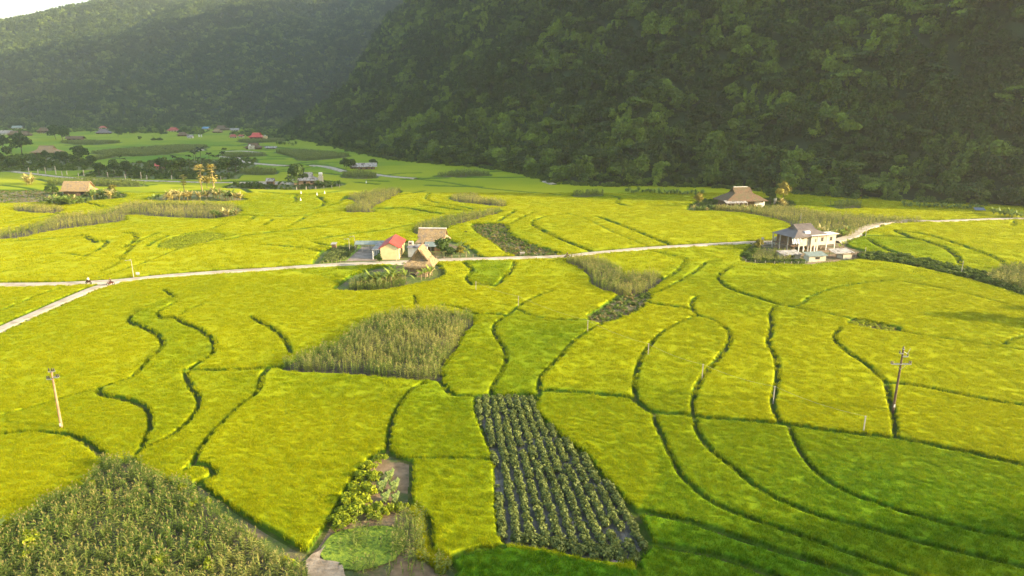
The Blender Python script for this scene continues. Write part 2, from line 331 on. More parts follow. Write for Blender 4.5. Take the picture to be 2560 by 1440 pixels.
# bunds: (terrace step in m, + = left hand of travel is higher; gap width; gap depth 0..1; points)
B = [
 (.55, .60, 1, [(436, 745), (387, 760), (352, 778), (327, 796), (324, 808), (352, 818), (380, 831), (401, 848), (409, 866), (397, 883), (369, 908), (343, 933), (330, 945)]),
 (0, .6, 1, [(411, 725), (422, 734), (438, 743)]),
 (.15, .4, .8, [(330, 945), (292, 957), (248, 972), (165, 995), (82, 1020), (0, 1041), (-60, 1055)]),
 (.5, .65, 1, [(248, 972), (247, 980), (259, 992), (300, 999), (337, 1009), (364, 1022), (375, 1039), (378, 1069), (369, 1091), (355, 1115)]),
 (.45, .6, 1, [(440, 758), (404, 778), (397, 790), (404, 799), (440, 797), (457, 808), (499, 827), (527, 848), (538, 866), (534, 883), (520, 898), (492, 912), (465, 928)]),
 (0, .35, .6, [(506, 762), (475, 774), (447, 794)]),
 (.3, .75, 1, [(465, 928), (468, 945), (475, 967), (491, 986), (500, 1009), (491, 1035), (465, 1065), (435, 1091), (397, 1110), (356, 1123), (345, 1135)]),
 (.35, .5, 1, [(626, 792), (643, 803), (675, 820), (700, 838), (717, 859), (726, 886)]),
 (0, .45, 1, [(461, 926), (525, 927), (600, 925), (697, 918)]),
 (.5, .7, 1, [(672, 920), (655, 945), (651, 971), (634, 994), (600, 1020), (562, 1057), (525, 1095), (499, 1132), (480, 1162), (465, 1175)]),
 (-.3, .6, 1, [(-60, 1093), (0, 1089), (37, 1084), (94, 1083), (150, 1086), (187, 1095), (217, 1110), (240, 1125), (259, 1142)]),
 (0, .8, 1, [(484, 1162), (515, 1165), (536, 1180), (530, 1195), (505, 1203)]),
 (0, .9, 1, [(495, 1218), (525, 1243), (562, 1266), (600, 1294), (637, 1315), (694, 1345), (731, 1370), (768, 1384)]),
 (.0, .7, 1, [(772, 1380), (800, 1340), (832, 1294), (858, 1245), (890, 1190), (925, 1155), (967, 1130)]),
 (.45, .65, 1, [(1062, 958), (1032, 975), (1010, 1001), (987, 1039), (976, 1076), (972, 1110), (969, 1130), (985, 1143), (1010, 1150), (1028, 1156)]),
 (0, .5, 1, [(1028, 1156), (1029, 1200), (1026, 1267), (1055, 1281), (1076, 1305), (1078, 1350), (1082, 1390), (1119, 1400)]),
 (0, .35, .45, [(1027, 1147), (1130, 1147), (1236, 1150)]),
 (0, .55, 1, [(1094, 948), (1104, 955), (1115, 971), (1132, 988), (1160, 991), (1205, 990), (1269, 989), (1345, 989)]),
 (0, .45, 1, [(1119, 1400), (1156, 1385), (1205, 1374), (1257, 1368)]),
 (0, .7, 1, [(1340, 985), (1338, 1020), (1362, 1057), (1407, 1095), (1456, 1132), (1494, 1177), (1531, 1222), (1572, 1264), (1591, 1281), (1604, 1305), (1630, 1357)]),
 (0, .5, 1, [(1630, 1357), (1612, 1380), (1591, 1402), (1600, 1425)]),
 (.2, .45, 1, [(1270, 790), (1245, 805), (1235, 825), (1245, 850), (1262, 875), (1265, 905), (1254, 934), (1235, 963), (1227, 989)]),
 (0, .4, .6, [(1385, 727), (1340, 742), (1290, 770), (1270, 790)]),
 (0, .4, .8, [(1100, 762), (1150, 770), (1190, 786), (1225, 785), (1270, 790)]),
 (.35, .55, 1, [(1510, 808), (1470, 830), (1430, 860), (1400, 895), (1365, 930), (1350, 955), (1347, 985)]),
 (0, .6, 1, [(1347, 977), (1437, 981), (1531, 990), (1580, 996), (1602, 1012), (1632, 1031), (1700, 1036), (1740, 1043), (1866, 1053), (1968, 1062), (2071, 1078), (2174, 1089), (2241, 1097), (2380, 1124), (2482, 1147), (2560, 1165), (2640, 1180)]),
 (.25, .55, 1, [(1745, 791), (1700, 808), (1650, 838), (1614, 880), (1595, 920), (1588, 960), (1590, 990), (1604, 1012)]),
 (-.2, .6, 1, [(1745, 742), (1731, 754), (1732, 772), (1745, 790), (1778, 800), (1809, 818), (1825, 839), (1819, 864), (1794, 900), (1758, 942), (1737, 983), (1732, 1019), (1736, 1044)]),
 (0, .7, 1, [(1736, 1044), (1747, 1085), (1778, 1127), (1830, 1168), (1891, 1219), (1968, 1260), (2071, 1299), (2174, 1322), (2302, 1358), (2431, 1389), (2560, 1420), (2640, 1440)]),
 (0, .6, 1, [(1636, 1033), (1641, 1060), (1660, 1101), (1681, 1147), (1706, 1193), (1763, 1245), (1830, 1281), (1917, 1312), (2020, 1348), (2123, 1384), (2225, 1420), (2300, 1447)]),
 (0, .6, 1, [(1938, 767), (1927, 785), (1930, 813), (1921, 859), (1938, 890), (1945, 931), (1940, 967), (1932, 1003), (1939, 1034), (1951, 1058)]),
 (0, .6, 1, [(1974, 1064), (1989, 1106), (2020, 1157), (2061, 1199), (2123, 1235), (2225, 1271), (2328, 1301), (2431, 1327), (2560, 1352), (2640, 1366)]),
 (.2, .45, 1, [(2103, 820), (2088, 839), (2093, 859), (2123, 885), (2164, 911), (2195, 939), (2216, 957)]),
 (.1, .6, 1, [(2216, 957), (2223, 988), (2233, 1034), (2238, 1070), (2241, 1097)]),
 (0, .5, .9, [(2216, 957), (2302, 967), (2380, 983), (2482, 1003), (2560, 1014), (2640, 1026)]),
 (0, .6, 1, [(1591, 1279), (1660, 1290), (1763, 1318), (1866, 1353), (1968, 1385), (2071, 1416), (2150, 1442)]),
 (0, .6, 1, [(1629, 1359), (1660, 1366), (1788, 1390), (1891, 1425), (1950, 1447)]),
 (.25, .6, 1, [(1829, 668), (1808, 680), (1797, 697), (1808, 712), (1835, 727), (1891, 745), (1953, 764)]),
 (0, .35, .55, [(1953, 764), (1994, 765), (2035, 739), (2097, 718), (2174, 706), (2241, 702)]),
 (0, .35, .45, [(1953, 764), (2061, 783), (2133, 799), (2246, 828), (2380, 850), (2560, 876)]),
 (0, .4, .6, [(2508, 862), (2530, 850), (2560, 841), (2600, 830)]),
 (0, .35, .4, [(2241, 702), (2380, 727), (2560, 772)]),
 (0, .5, .9, [(1630, 628), (1700, 644), (1714, 649), (1706, 666), (1681, 687), (1650, 706), (1625, 722)]),
 (0, .45, .7, [(1800, 652), (1769, 655), (1741, 677), (1702, 701), (1660, 724), (1625, 737)]),
 (0, .5, 1, [(1620, 757), (1660, 764), (1700, 770), (1736, 778)]),
 (.2, .55, 1, [(1159, 656), (1173, 667), (1180, 679), (1168, 697), (1180, 713)]),
 (-.2, .5, 1, [(1287, 655), (1282, 670), (1264, 692), (1240, 716)]),
 (0, .35, .6, [(1180, 713), (1210, 712), (1240, 716)]),
 (0, .7, 1, [(1038, 740), (1040, 752), (1039, 762)]),
 (.0, .7, 1, [(1085, 662), (1100, 672), (1107, 684), (1098, 694), (1080, 700)]),
 (.35, .8, 1, [(1420, 535), (1375, 540), (1340, 550), (1333, 560), (1345, 571), (1398, 597), (1450, 618), (1487, 632)]),
 (0, .5, .35, [(1420, 535), (1460, 545), (1538, 583), (1626, 618)]),
 (.2, .7, .9, [(1500, 544), (1556, 565), (1609, 586), (1679, 616)]),
 (.4, .9, 1, [(1262, 565), (1272, 584), (1327, 612), (1398, 635)]),
 (0, .6, 1, [(1106, 565), (1106, 583)]),
 (.1, .6, .9, [(1289, 527), (1268, 540), (1243, 555)]),
 (0, .6, .8, [(1187, 560), (1222, 559), (1275, 560), (1299, 547), (1338, 530)]),
 (-.3, .9, 1, [(1073, 484), (1067, 497), (1080, 505), (1134, 514), (1190, 525)]),
 (0, .7, .8, [(1053, 512), (1116, 521), (1180, 529)]),
 (.3, .9, 1, [(937, 523), (1011, 521), (1057, 528), (1109, 536)]),
 (.2, .9, 1, [(1528, 490), (1552, 496), (1543, 508), (1573, 516)]),
 (0, .8, .8, [(1046, 449), (1099, 454), (1162, 464), (1222, 472), (1310, 480), (1400, 487)]),
 (0, 1.2, 1, [(891, 456), (944, 461)]), (0, 1.2, 1, [(921, 452), (967, 454)]),
 (0, 1.4, 1, [(601, 468), (626, 482)]), (0, .8, 1, [(742, 488), (744, 501)]),
 (.2, .9, 1, [(738, 492), (742, 502), (735, 508)]),
 (.3, 1, 1, [(795, 492), (812, 503), (807, 515), (787, 522)]),
 (0, .8, .8, [(865, 491), (847, 508), (823, 515)]),
 (-.3, .9, 1, [(596, 538), (703, 542), (773, 538), (808, 531), (900, 526)]),
 (0, .6, .7, [(682, 549), (657, 565)]), (0, .6, .6, [(766, 542), (720, 568)]), (0, .6, .5, [(860, 545), (800, 560)]),
 (0, .6, .7, [(640, 541), (620, 553)]),
 (.4, 1, 1, [(207, 588), (225, 598), (240, 607)]),
 (.3, .8, 1, [(258, 603), (267, 609), (260, 616), (240, 629), (211, 641)]),
 (.35, .8, 1, [(306, 581), (330, 584), (341, 593), (334, 605), (310, 620)]),
 (.45, .8, .9, [(395, 583), (348, 606), (323, 627), (309, 641), (305, 652), (288, 665), (253, 678)]),
 (.1, .6, .6, [(420, 590), (385, 606), (367, 618)]),
 (.25, .6, .5, [(600, 585), (555, 597), (492, 611), (439, 627), (369, 655), (299, 679), (228, 700)]),
 (-.3, .8, 1, [(654, 612), (703, 616), (756, 621), (798, 628)]),
 (-.2, .7, 1, [(787, 606), (809, 613), (826, 614)]),
 (0, .5, .6, [(0, 778), (53, 757), (123, 729), (176, 715)]),
 (-.2, .5, .4, [(0, 682), (60, 667), (105, 656), (176, 653), (230, 640)]),
 (0, .5, .4, [(0, 655), (80, 640), (150, 634), (215, 641)]),
 (.15, .6, .9, [(2166, 590), (2223, 591), (2275, 596)]),
 (.35, .9, 1, [(2171, 597), (2194, 613), (2222, 627), (2258, 638), (2272, 646)]),
 (.45, .9, 1, [(2237, 577), (2275, 594), (2321, 606), (2363, 622), (2391, 641), (2401, 660)]),
 (0, .9, 1, [(2398, 662), (2433, 677), (2469, 685)]),
 (.3, .7, .8, [(2237, 577), (2290, 583), (2338, 593), (2398, 613), (2469, 638), (2504, 655), (2514, 667)]),
 (.2, .8, 1, [(2539, 554), (2532, 564)]),
 (0, .6, .9, [(1660, 603), (1681, 615)]),
 (0, .7, .9, [(0, 463), (60, 470), (110, 480)]), (0, .8, .9, [(95, 448), (130, 456), (180, 457)]),
 (0, 1, .8, [(215, 505), (260, 517), (300, 514)]), (0, .8, .9, [(110, 528), (160, 537)]),
 (0, .7, .6, [(900, 480), (990, 487), (1060, 478)]), (0, .8, .7, [(650, 480), (760, 486), (850, 478)]),
 (0, .8, .5, [(560, 560), (520, 575), (460, 585)]), (0, .8, .5, [(0, 605), (90, 600), (200, 590)]),
 (.1, .8, .6, [(785, 600), (860, 588), (960, 575), (1035, 560)]), (.1, .8, .5, [(560, 602), (640, 586), (760, 572), (860, 560)]), (0, .4, .5, [(1290, 770), (1330, 790), (1400, 800), (1468, 800)]), (0, .7, .5, [(0, 560), (90, 545), (200, 530)]),
 (0, .6, .5, [(1110, 590), (1150, 612), (1201, 642)]),
]
# far bunds at random in the shaded valley floor
for i in range(46):
    x = random.uniform(120, 1250); y = random.uniform(352, 470)
    L = random.uniform(40, 130)*(y-260)/130; t = random.uniform(-.10, .10)
    B.append((random.choice([0, .3, -.3]), 1.6+2.2*(470-y)/120, .8, [(x, y), (x+L*.35, y+t*L*.3+random.uniform(-2, 2)), (x+L*.7, y+t*L*.8+random.uniform(-1.5, 1.5)), (x+L, y+t*L)]))

CORN = {   # polygon, label, tone (0 green .. 1 dry), density per m2, scale
 'front': ([(-90, 1330), (0, 1300), (60, 1275), (120, 1235), (200, 1205), (235, 1170), (255, 1140), (330, 1132), (345, 1150), (390, 1176), (430, 1190), (462, 1187), (480, 1210), (500, 1230), (560, 1275), (640, 1335), (700, 1385), (765, 1402), (770, 1470), (-90, 1520)], 'large corn field with pinkish tassels filling the lower left corner', .16, 2.9, 1.0),
 'middle': ([(705, 915), (835, 860), (900, 815), (960, 790), (1050, 778), (1110, 778), (1185, 794), (1160, 825), (1130, 878), (1098, 920), (1092, 945), (860, 928)], 'corn field shaped like a wedge in the middle of the paddies', .2, 1.7, 1.0),
 'curved': ([(1415, 648), (1500, 650), (1545, 672), (1555, 690), (1538, 728), (1500, 716), (1480, 706), (1476, 685), (1450, 668)], 'curved corn strip starting at the road, its upper half', .35, 1.4, 1.05),
 'curved2': ([(1556, 692), (1640, 686), (1655, 694), (1615, 726), (1560, 737), (1541, 730)], 'corn patch at the lower end of the curved strip', .4, 1.4, 1.05),
 'behindhouse': ([(1780, 523), (1900, 519), (2000, 524), (2060, 535), (2200, 545), (2310, 552), (2220, 557), (2168, 566), (2125, 590), (2090, 585), (1990, 565), (1960, 550), (1880, 533)], 'ripening corn field behind the white stilt house', .6, .7, 1.1),
 'strip': ([(1038, 580), (1044, 565), (1110, 547), (1200, 533), (1250, 525), (1255, 528), (1180, 548), (1130, 562), (1105, 578), (1100, 588), (1060, 586)], 'corn strip running up behind the thatched house', .35, .9, 1.1),
 'island': ([(1130, 492), (1190, 487), (1195, 494), (1260, 506), (1255, 514), (1190, 508), (1140, 502)], 'small corn island between far paddies', .7, .7, 1.1),
 'pair': ([(870, 492), (940, 478), (1000, 476), (975, 494), (925, 519), (937, 528), (870, 529), (868, 520), (892, 504)], 'two joined corn patches left of the corn island', .65, .6, 1.1),
 'leftlong': ([(-60, 592), (0, 584), (100, 562), (160, 540), (250, 533), (300, 519), (330, 508), (440, 508), (560, 512), (600, 520), (590, 534), (540, 544), (450, 542), (320, 536), (310, 550), (240, 560), (130, 575), (40, 594), (0, 596), (-60, 600)], 'long winding corn field at the left edge below the banana row', .65, .42, 1.15),
 'leftsmall': ([(35, 524), (60, 516), (150, 520), (150, 528), (105, 531)], 'small corn patch below the left thatched house', .75, .5, 1.1),
 'sideplot': ([(870, 722), (905, 700), (950, 690), (1000, 695), (1018, 706), (990, 716), (940, 722)], 'corn plot left of the thatched hut', .2, 2.8, 1.05),
 'housegarden': ([(1880, 640), (1905, 626), (1975, 628), (1992, 640), (1960, 650), (1890, 652)], 'small corn garden in front of the white stilt house', .5, 1.4, .8),
 'rightedge': ([(2470, 700), (2490, 678), (2530, 668), (2600, 672), (2600, 725), (2530, 716)], 'corn field cut by the right edge of the picture', .5, 1.3, 1.05),
}
FARCORN = [([(862, 436), (900, 433), (935, 437), (935, 446), (862, 445)], 'far corn patch below the grey roofed farm'),
 ([(1085, 441), (1160, 431), (1225, 436), (1225, 440), (1095, 443)], 'far corn strip at the foot of the wooded slope'),
 ([(1427, 490), (1440, 485), (1510, 485), (1500, 492), (1450, 493)], 'corn patch beside the long banana row'),
 ([(2065, 515), (2140, 510), (2150, 520), (2100, 522)], 'corn patch at the wood edge above the ripening corn'),
 ([(245, 381), (440, 366), (520, 368), (430, 384), (330, 391), (250, 386)], 'long dark green crop strip in the far valley'),
 ([(225, 396), (290, 388), (300, 390), (225, 402)], 'short dark crop strip left of the long one'),
 ([(690, 380), (760, 378), (840, 385), (870, 392), (760, 402), (735, 393)], 'broad dark crop patch at the foot of the mountain'),
 ([(112, 461), (230, 451), (360, 462), (366, 466), (240, 466)], 'dark crop band along the far concrete road'),
 ([(600, 431), (640, 425), (690, 429), (680, 437), (620, 437)], 'crop patch right of the golden palms'),
 ([(560, 388), (650, 386), (660, 390), (575, 394)], 'crop strip beside the pale winding path'),
 ([(150, 357), (215, 354), (300, 356), (230, 362)], 'thin crop strip below the village'),
 ([(600, 352), (700, 349), (705, 354), (620, 357)], 'thin crop strip below the red roofed stilt house')]
SOILS = {  # bare or other ground: polygon, material, name
 'veg': ([(1192, 1003), (1205, 995), (1338, 993), (1336, 1020), (1350, 1046), (1398, 1091), (1456, 1142), (1524, 1216), (1586, 1287), (1608, 1345), (1614, 1368), (1590, 1400), (1560, 1412), (1480, 1404), (1380, 1380), (1262, 1362), (1252, 1345), (1245, 1290), (1241, 1200), (1237, 1155), (1212, 1090), (1194, 1040)], 'greysoil', 'vegetable_bed_soil'),
 'dry': ([(1182, 566), (1200, 562), (1262, 563), (1275, 588), (1330, 614), (1398, 637), (1290, 642), (1240, 612), (1200, 587)], 'dryfield', 'stubble_field'),
 'dry2': ([(1470, 797), (1500, 775), (1535, 752), (1560, 737), (1620, 735), (1622, 752), (1590, 780), (1530, 805), (1500, 810)], 'dryfield', 'stubble_field'),
 'stripes': ([(401, 622), (420, 602), (480, 588), (545, 587), (557, 594), (520, 604), (450, 625)], 'dryfield', 'striped_garden_soil'),
 'pit': ([(2124, 808), (2140, 802), (2243, 823), (2232, 833), (2126, 815)], 'dryfield', 'sunken_plot'),
 'tan': ([(-60, 479), (130, 479), (150, 495), (120, 506), (-60, 507)], 'dryfield', 'harvested_field'),
 'patch': ([(795, 1362), (860, 1250), (880, 1215), (915, 1170), (950, 1137), (975, 1138), (1000, 1152), (1026, 1160), (1026, 1265), (1050, 1284), (1072, 1310), (1076, 1390), (1118, 1405), (1120, 1470), (740, 1470), (762, 1398)], 'soil', 'garden_soil'),
 'frontditch': ([(492, 1214), (530, 1240), (565, 1266), (640, 1318), (735, 1374), (768, 1386), (772, 1405), (700, 1392), (640, 1345), (560, 1288), (500, 1242)], 'grass', 'ditch_bank'),
 'compound': ([(795, 667), (800, 640), (830, 622), (900, 612), (1010, 606), (1100, 604), (1150, 610), (1195, 640), (1195, 650), (1080, 654), (900, 662)], 'grass', 'farmyard_ground'),
 'hutplot': ([(845, 718), (905, 682), (1000, 663), (1084, 661), (1102, 680), (1090, 700), (1040, 712), (960, 724), (850, 728)], 'grass', 'hut_plot_ground'),
 'housecompound': ([(1862, 657), (1866, 628), (1900, 606), (1960, 600), (2000, 585), (2060, 575), (2120, 600), (2115, 615), (2168, 632), (2168, 645), (2040, 662), (1960, 662)], 'soil', 'house_yard_ground'),
 'topright': ([(1725, 528), (1740, 508), (1790, 500), (1920, 498), (1975, 505), (1975, 520), (1900, 524), (1800, 527)], 'grass', 'thatched_house_ground'),
 'leftthatch': ([(118, 506), (130, 492), (165, 480), (240, 478), (300, 484), (315, 495), (230, 504), (180, 512)], 'grass', 'thatched_house_ground'),
 'bananarow': ([(370, 500), (400, 490), (480, 478), (560, 480), (605, 495), (600, 504), (440, 504)], 'grass', 'banana_row_ground'),
 'midfarm': ([(560, 470), (600, 460), (690, 456), (800, 453), (860, 462), (800, 473), (730, 476), (600, 473)], 'grass', 'farm_ground'),
 'grove': ([(200, 440), (260, 425), (330, 408), (600, 398), (640, 405), (600, 440), (560, 450), (300, 447)], 'grass', 'grove_ground'),
 'ditch': ([(2150, 642), (2185, 636), (2260, 644), (2340, 660), (2420, 678), (2480, 690), (2600, 720), (2600, 752), (2500, 722), (2420, 700), (2340, 680), (2240, 660), (2160, 652)], 'grass', 'ditch_bank'),
 'leftwood': ([(-60, 405), (0, 395), (90, 385), (150, 385), (220, 405), (230, 425), (100, 428), (-60, 430)], 'grass', 'orchard_ground'),
}
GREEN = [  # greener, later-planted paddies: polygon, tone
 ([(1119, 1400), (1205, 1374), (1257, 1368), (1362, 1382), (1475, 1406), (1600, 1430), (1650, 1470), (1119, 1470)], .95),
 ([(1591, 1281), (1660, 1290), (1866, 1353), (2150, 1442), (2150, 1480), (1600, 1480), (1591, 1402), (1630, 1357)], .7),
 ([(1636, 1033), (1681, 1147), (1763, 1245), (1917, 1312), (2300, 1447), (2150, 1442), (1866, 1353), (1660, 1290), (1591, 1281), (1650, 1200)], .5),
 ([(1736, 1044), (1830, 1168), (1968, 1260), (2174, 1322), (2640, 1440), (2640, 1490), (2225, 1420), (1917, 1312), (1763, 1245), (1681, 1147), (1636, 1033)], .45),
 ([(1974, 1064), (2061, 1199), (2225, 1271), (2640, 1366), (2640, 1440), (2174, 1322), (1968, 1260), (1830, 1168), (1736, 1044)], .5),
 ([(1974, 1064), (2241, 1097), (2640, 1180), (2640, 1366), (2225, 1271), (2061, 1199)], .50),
 ([(1159, 656), (1287, 655), (1264, 692), (1240, 716), (1180, 713), (1168, 697)], .22),
 ([(700, 675), (905, 662), (860, 715), (800, 690)], .4),
 ([(1440, 650), (1476, 690), (1385, 720), (1290, 720), (1295, 655)], .2),
 ([(1500, 640), (1870, 612), (1865, 660), (1715, 650), (1640, 680), (1550, 665)], .25),
 ([(0, 1041), (248, 975), (370, 1030), (370, 1090), (340, 1130), (259, 1140), (150, 1086), (0, 1089)], .32),
 ([(1094, 948), (1130, 870), (1190, 787), (1270, 790), (1262, 875), (1227, 989), (1132, 988)], .3),
 ([(465, 928), (697, 918), (640, 990), (480, 1160), (356, 1123), (491, 1035)], .2),
]

# ------------------------------------------------------------------ farmland grid
FAR_Y = 1250.0
Ys = [45.5]
while Ys[-1] < FAR_Y: Ys.append(Ys[-1]*(1.0030+.0030*min(1, max(0, (Ys[-1]-70)/500))))
Ys = np.array(Ys); Ks = np.linspace(-.83, .83, 920)
NR, NC = len(Ys), len(Ks)
GY = np.repeat(Ys[:, None], NC, 1); GX = Ks[None, :]*(GY*cp+CAMH*sp)
frac = np.ones((NR, NC)); base = np.zeros((NR, NC)); zone = np.full((NR, NC), 99.0)   # zone: signed distance to non-rice ground
def smst(x): x = np.clip(x, 0, 1); return x*x*(3-2*x)
def line_field(P, R_):
    """distance / side / arc position near polyline P, on the smallest grid window that holds it"""
    P = np.asarray(P); y0, y1 = P[:, 1].min()-R_, P[:, 1].max()+R_
    r0, r1 = np.searchsorted(Ys, [y0, y1]); r1 = min(NR, r1+1); r0 = max(0, r0-1)
    if r1-r0 < 2: return None
    zc = (P[:, 1]*cp+CAMH*sp); k = P[:, 0]/zc; zmin = max(20, Ys[r0]*cp+CAMH*sp)
    c0, c1 = np.searchsorted(Ks, [k.min()-R_/zmin*1.2, k.max()+R_/zmin*1.2]); c0 = max(0, c0-1); c1 = min(NC, c1+1)
    if c1-c0 < 2: return None
    d = np.full((r1-r0, c1-c0), 99.0); sd_ = np.zeros_like(d); ar = np.zeros_like(d); acc = 0
    for a, b in zip(P[:-1], P[1:]):
        L = np.linalg.norm(b-a)
        if L < 1e-6: continue
        q0, q1 = np.searchsorted(Ys, [min(a[1], b[1])-R_, max(a[1], b[1])+R_]); q0 = max(r0, q0-1); q1 = min(r1, q1+1)
        za = max(20, Ys[q0]*cp+CAMH*sp) if q0 < NR else 99
        ka, kb = a[0]/(a[1]*cp+CAMH*sp), b[0]/(b[1]*cp+CAMH*sp)
        e0, e1 = np.searchsorted(Ks, [min(ka, kb)-R_/za*1.25, max(ka, kb)+R_/za*1.25]); e0 = max(c0, e0-1); e1 = min(c1, e1+1)
        if q1 > q0 and e1 > e0:
            x = GX[q0:q1, e0:e1]-a[0]; y = GY[q0:q1, e0:e1]-a[1]; dx, dy = (b-a)/L
            t = np.clip(x*dx+y*dy, 0, L); dd = np.hypot(x-t*dx, y-t*dy)
            w = d[q0-r0:q1-r0, e0-c0:e1-c0]; m = dd < w
            w[m] = dd[m]; sd_[q0-r0:q1-r0, e0-c0:e1-c0][m] = np.sign(dx*y-dy*x)[m]; ar[q0-r0:q1-r0, e0-c0:e1-c0][m] = (acc+t)[m]
        acc += L
    return (slice(r0, r1), slice(c0, c1)), d, sd_, ar, acc
edge = .11+.0033*GY
for step, w, dep, pts in B:
    P = smooth_line(VV(pts, .45), 1.2 if pts[0][1] > 560 else 4)
    res = line_field(P, 7.0)
    if res is None: continue
    sl_, d, sg, ar, tot = res
    ori = float(np.mean(np.abs(np.diff(P[:, 0])))/(np.mean(np.hypot(*np.diff(P, axis=0).T))+1e-9)) if len(P) > 1 else 0
    ww = w*(.54+.62*smst((ori-.6)/.35))*(1+.0012*GY[sl_])*(.9+.2*vnoise(GX[sl_]*.5, GY[sl_]*.5))
    endt = np.clip(np.minimum(ar, tot-ar)/max(1.0, .12*tot), .0, 1)
    c = smst((d-ww*.5)/edge[sl_]); c = 1-(1-c)*dep*np.clip(.75+endt, 0, 1)
    frac[sl_] = np.minimum(frac[sl_], c)
    if step:
        f_ = abs(step)*.8*np.exp(-np.maximum(d-ww*.5, 0)/3.2)*endt*smst((6.8-d)/2.5)
        base[sl_] += np.where(sg*np.sign(step) > 0, f_, 0)
def add_zone(poly, closed=True, width=0):
    P = np.asarray(poly, float)
    L = np.vstack([P, P[:1]]) if closed else P
    res = line_field(L, 4+width)
    if res is None: return
    sl_, d, *_ = res
    if closed:
        ins = in_poly(GX[sl_], GY[sl_], P); d = np.where(ins, -d, d)
    else: d = d-width/2
    zone[sl_] = np.minimum(zone[sl_], d)
ZP = {}
for k_, v_ in CORN.items(): ZP['corn_'+k_] = smooth_line(VV(v_[0], {'front': 1.35, 'middle': .8}.get(k_, .7)), 2, True); add_zone(ZP['corn_'+k_])
for i, (p_, l_) in enumerate(FARCORN): ZP['far%d' % i] = smooth_line(VV(p_, .5), 6, True); add_zone(ZP['far%d' % i])
for k_, v_ in SOILS.items(): ZP[k_] = smooth_line(VV(v_[0], .1 if k_ != 'patch' else 0), 1.5, True); add_zone(ZP[k_])
RL = {}
for k_, (w_, p_) in ROADS.items(): RL[k_] = smooth_line(VV(p_, 0), 2.0); add_zone(RL[k_], False, w_+1.2)
frac *= smst((zone-.1)/(edge*1.2))
base *= smst(zone/3)
# interior lows for faint plot-to-plot variation
tone = .10+.30*smst((fbm(GX*.018+3, GY*.018+8, 3)-.35)/.4)+.18*(fbm(GX*.11, GY*.11, 3)-.5)
PU = 1280+FPX*Ks[None, :]+0*GY
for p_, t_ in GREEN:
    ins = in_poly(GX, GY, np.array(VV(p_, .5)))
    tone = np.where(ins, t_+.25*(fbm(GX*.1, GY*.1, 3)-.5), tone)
tone = np.clip(tone+np.clip((GY-330)/400, 0, .45), 0, 1)
# rice plots between bunds: every plot its own shade of ripeness
bl = 3; r2, c2 = NR//bl, NC//bl
open_ = (frac[:r2*bl, :c2*bl].reshape(r2, bl, c2, bl).min((1, 3)) > .55) & (zone[:r2*bl, :c2*bl].reshape(r2, bl, c2, bl).min((1, 3)) > 0)
par = list(range(r2*c2))
def find(a):
    while par[a] != a: par[a] = par[par[a]]; a = par[a]
    return a
op = open_.tolist()
for i in range(r2):
    for j in range(c2):
        if op[i][j]:
            k = i*c2+j
            if i and op[i-1][j]:
                a, b = find(k), find(k-c2)
                if a != b: par[a] = b
            if j and op[i][j-1]:
                a, b = find(k), find(k-1)
                if a != b: par[a] = b
pl = np.array([find(k) for k in range(r2*c2)]); shade = (rng.random(r2*c2)[pl]-.5).reshape(r2, c2)
shade[~open_] = 0
sh = np.repeat(np.repeat(shade, bl, 0), bl, 1); SH = np.zeros((NR, NC)); SH[:r2*bl, :c2*bl] = sh
tone = np.clip(tone+.05+.55*SH, 0, 1)
# greener rice with soft shade put into its tone, towards the lower right corner
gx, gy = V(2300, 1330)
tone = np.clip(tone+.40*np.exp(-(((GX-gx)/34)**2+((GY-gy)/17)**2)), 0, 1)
hc = .62+.012*fbm(GX*.9, GY*.9, 3)+.05*(fbm(GX*.07, GY*.07, 2)-.5)
GZ = base+.04+hc*frac+.03*(rng.random((NR, NC))-.5)*frac*np.clip(GY/120, .3, 1.2)
keep = zone > -.15
idx = np.arange(NR*NC).reshape(NR, NC)
kf = keep[:-1, :-1] | keep[1:, 1:] | keep[1:, :-1] | keep[:-1, 1:]
q = np.stack([idx[:-1, :-1], idx[:-1, 1:], idx[1:, 1:], idx[1:, :-1]], -1)[kf]
def compact(co, faces, *atts):
    used = np.unique(faces); mp = np.full(len(co), -1); mp[used] = np.arange(len(used))
    return co[used], mp[faces], [a[used] for a in atts]
ROADY = lambda X: np.interp(X, RL['main'][:, 0], RL['main'][:, 1])
co = np.stack([GX, GY, GZ], -1).reshape(-1, 3)
fy = GY.ravel()[q[:, 0]]; fx = GX.ravel()[q[:, 0]]
near = fy < ROADY(fx)
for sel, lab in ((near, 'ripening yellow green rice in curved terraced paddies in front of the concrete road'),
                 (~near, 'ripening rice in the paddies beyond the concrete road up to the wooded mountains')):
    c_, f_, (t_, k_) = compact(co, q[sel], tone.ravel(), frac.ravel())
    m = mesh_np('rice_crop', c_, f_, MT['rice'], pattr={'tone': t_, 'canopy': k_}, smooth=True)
    tag(link('rice_crop', m), lab, 'rice field', kind='stuff')

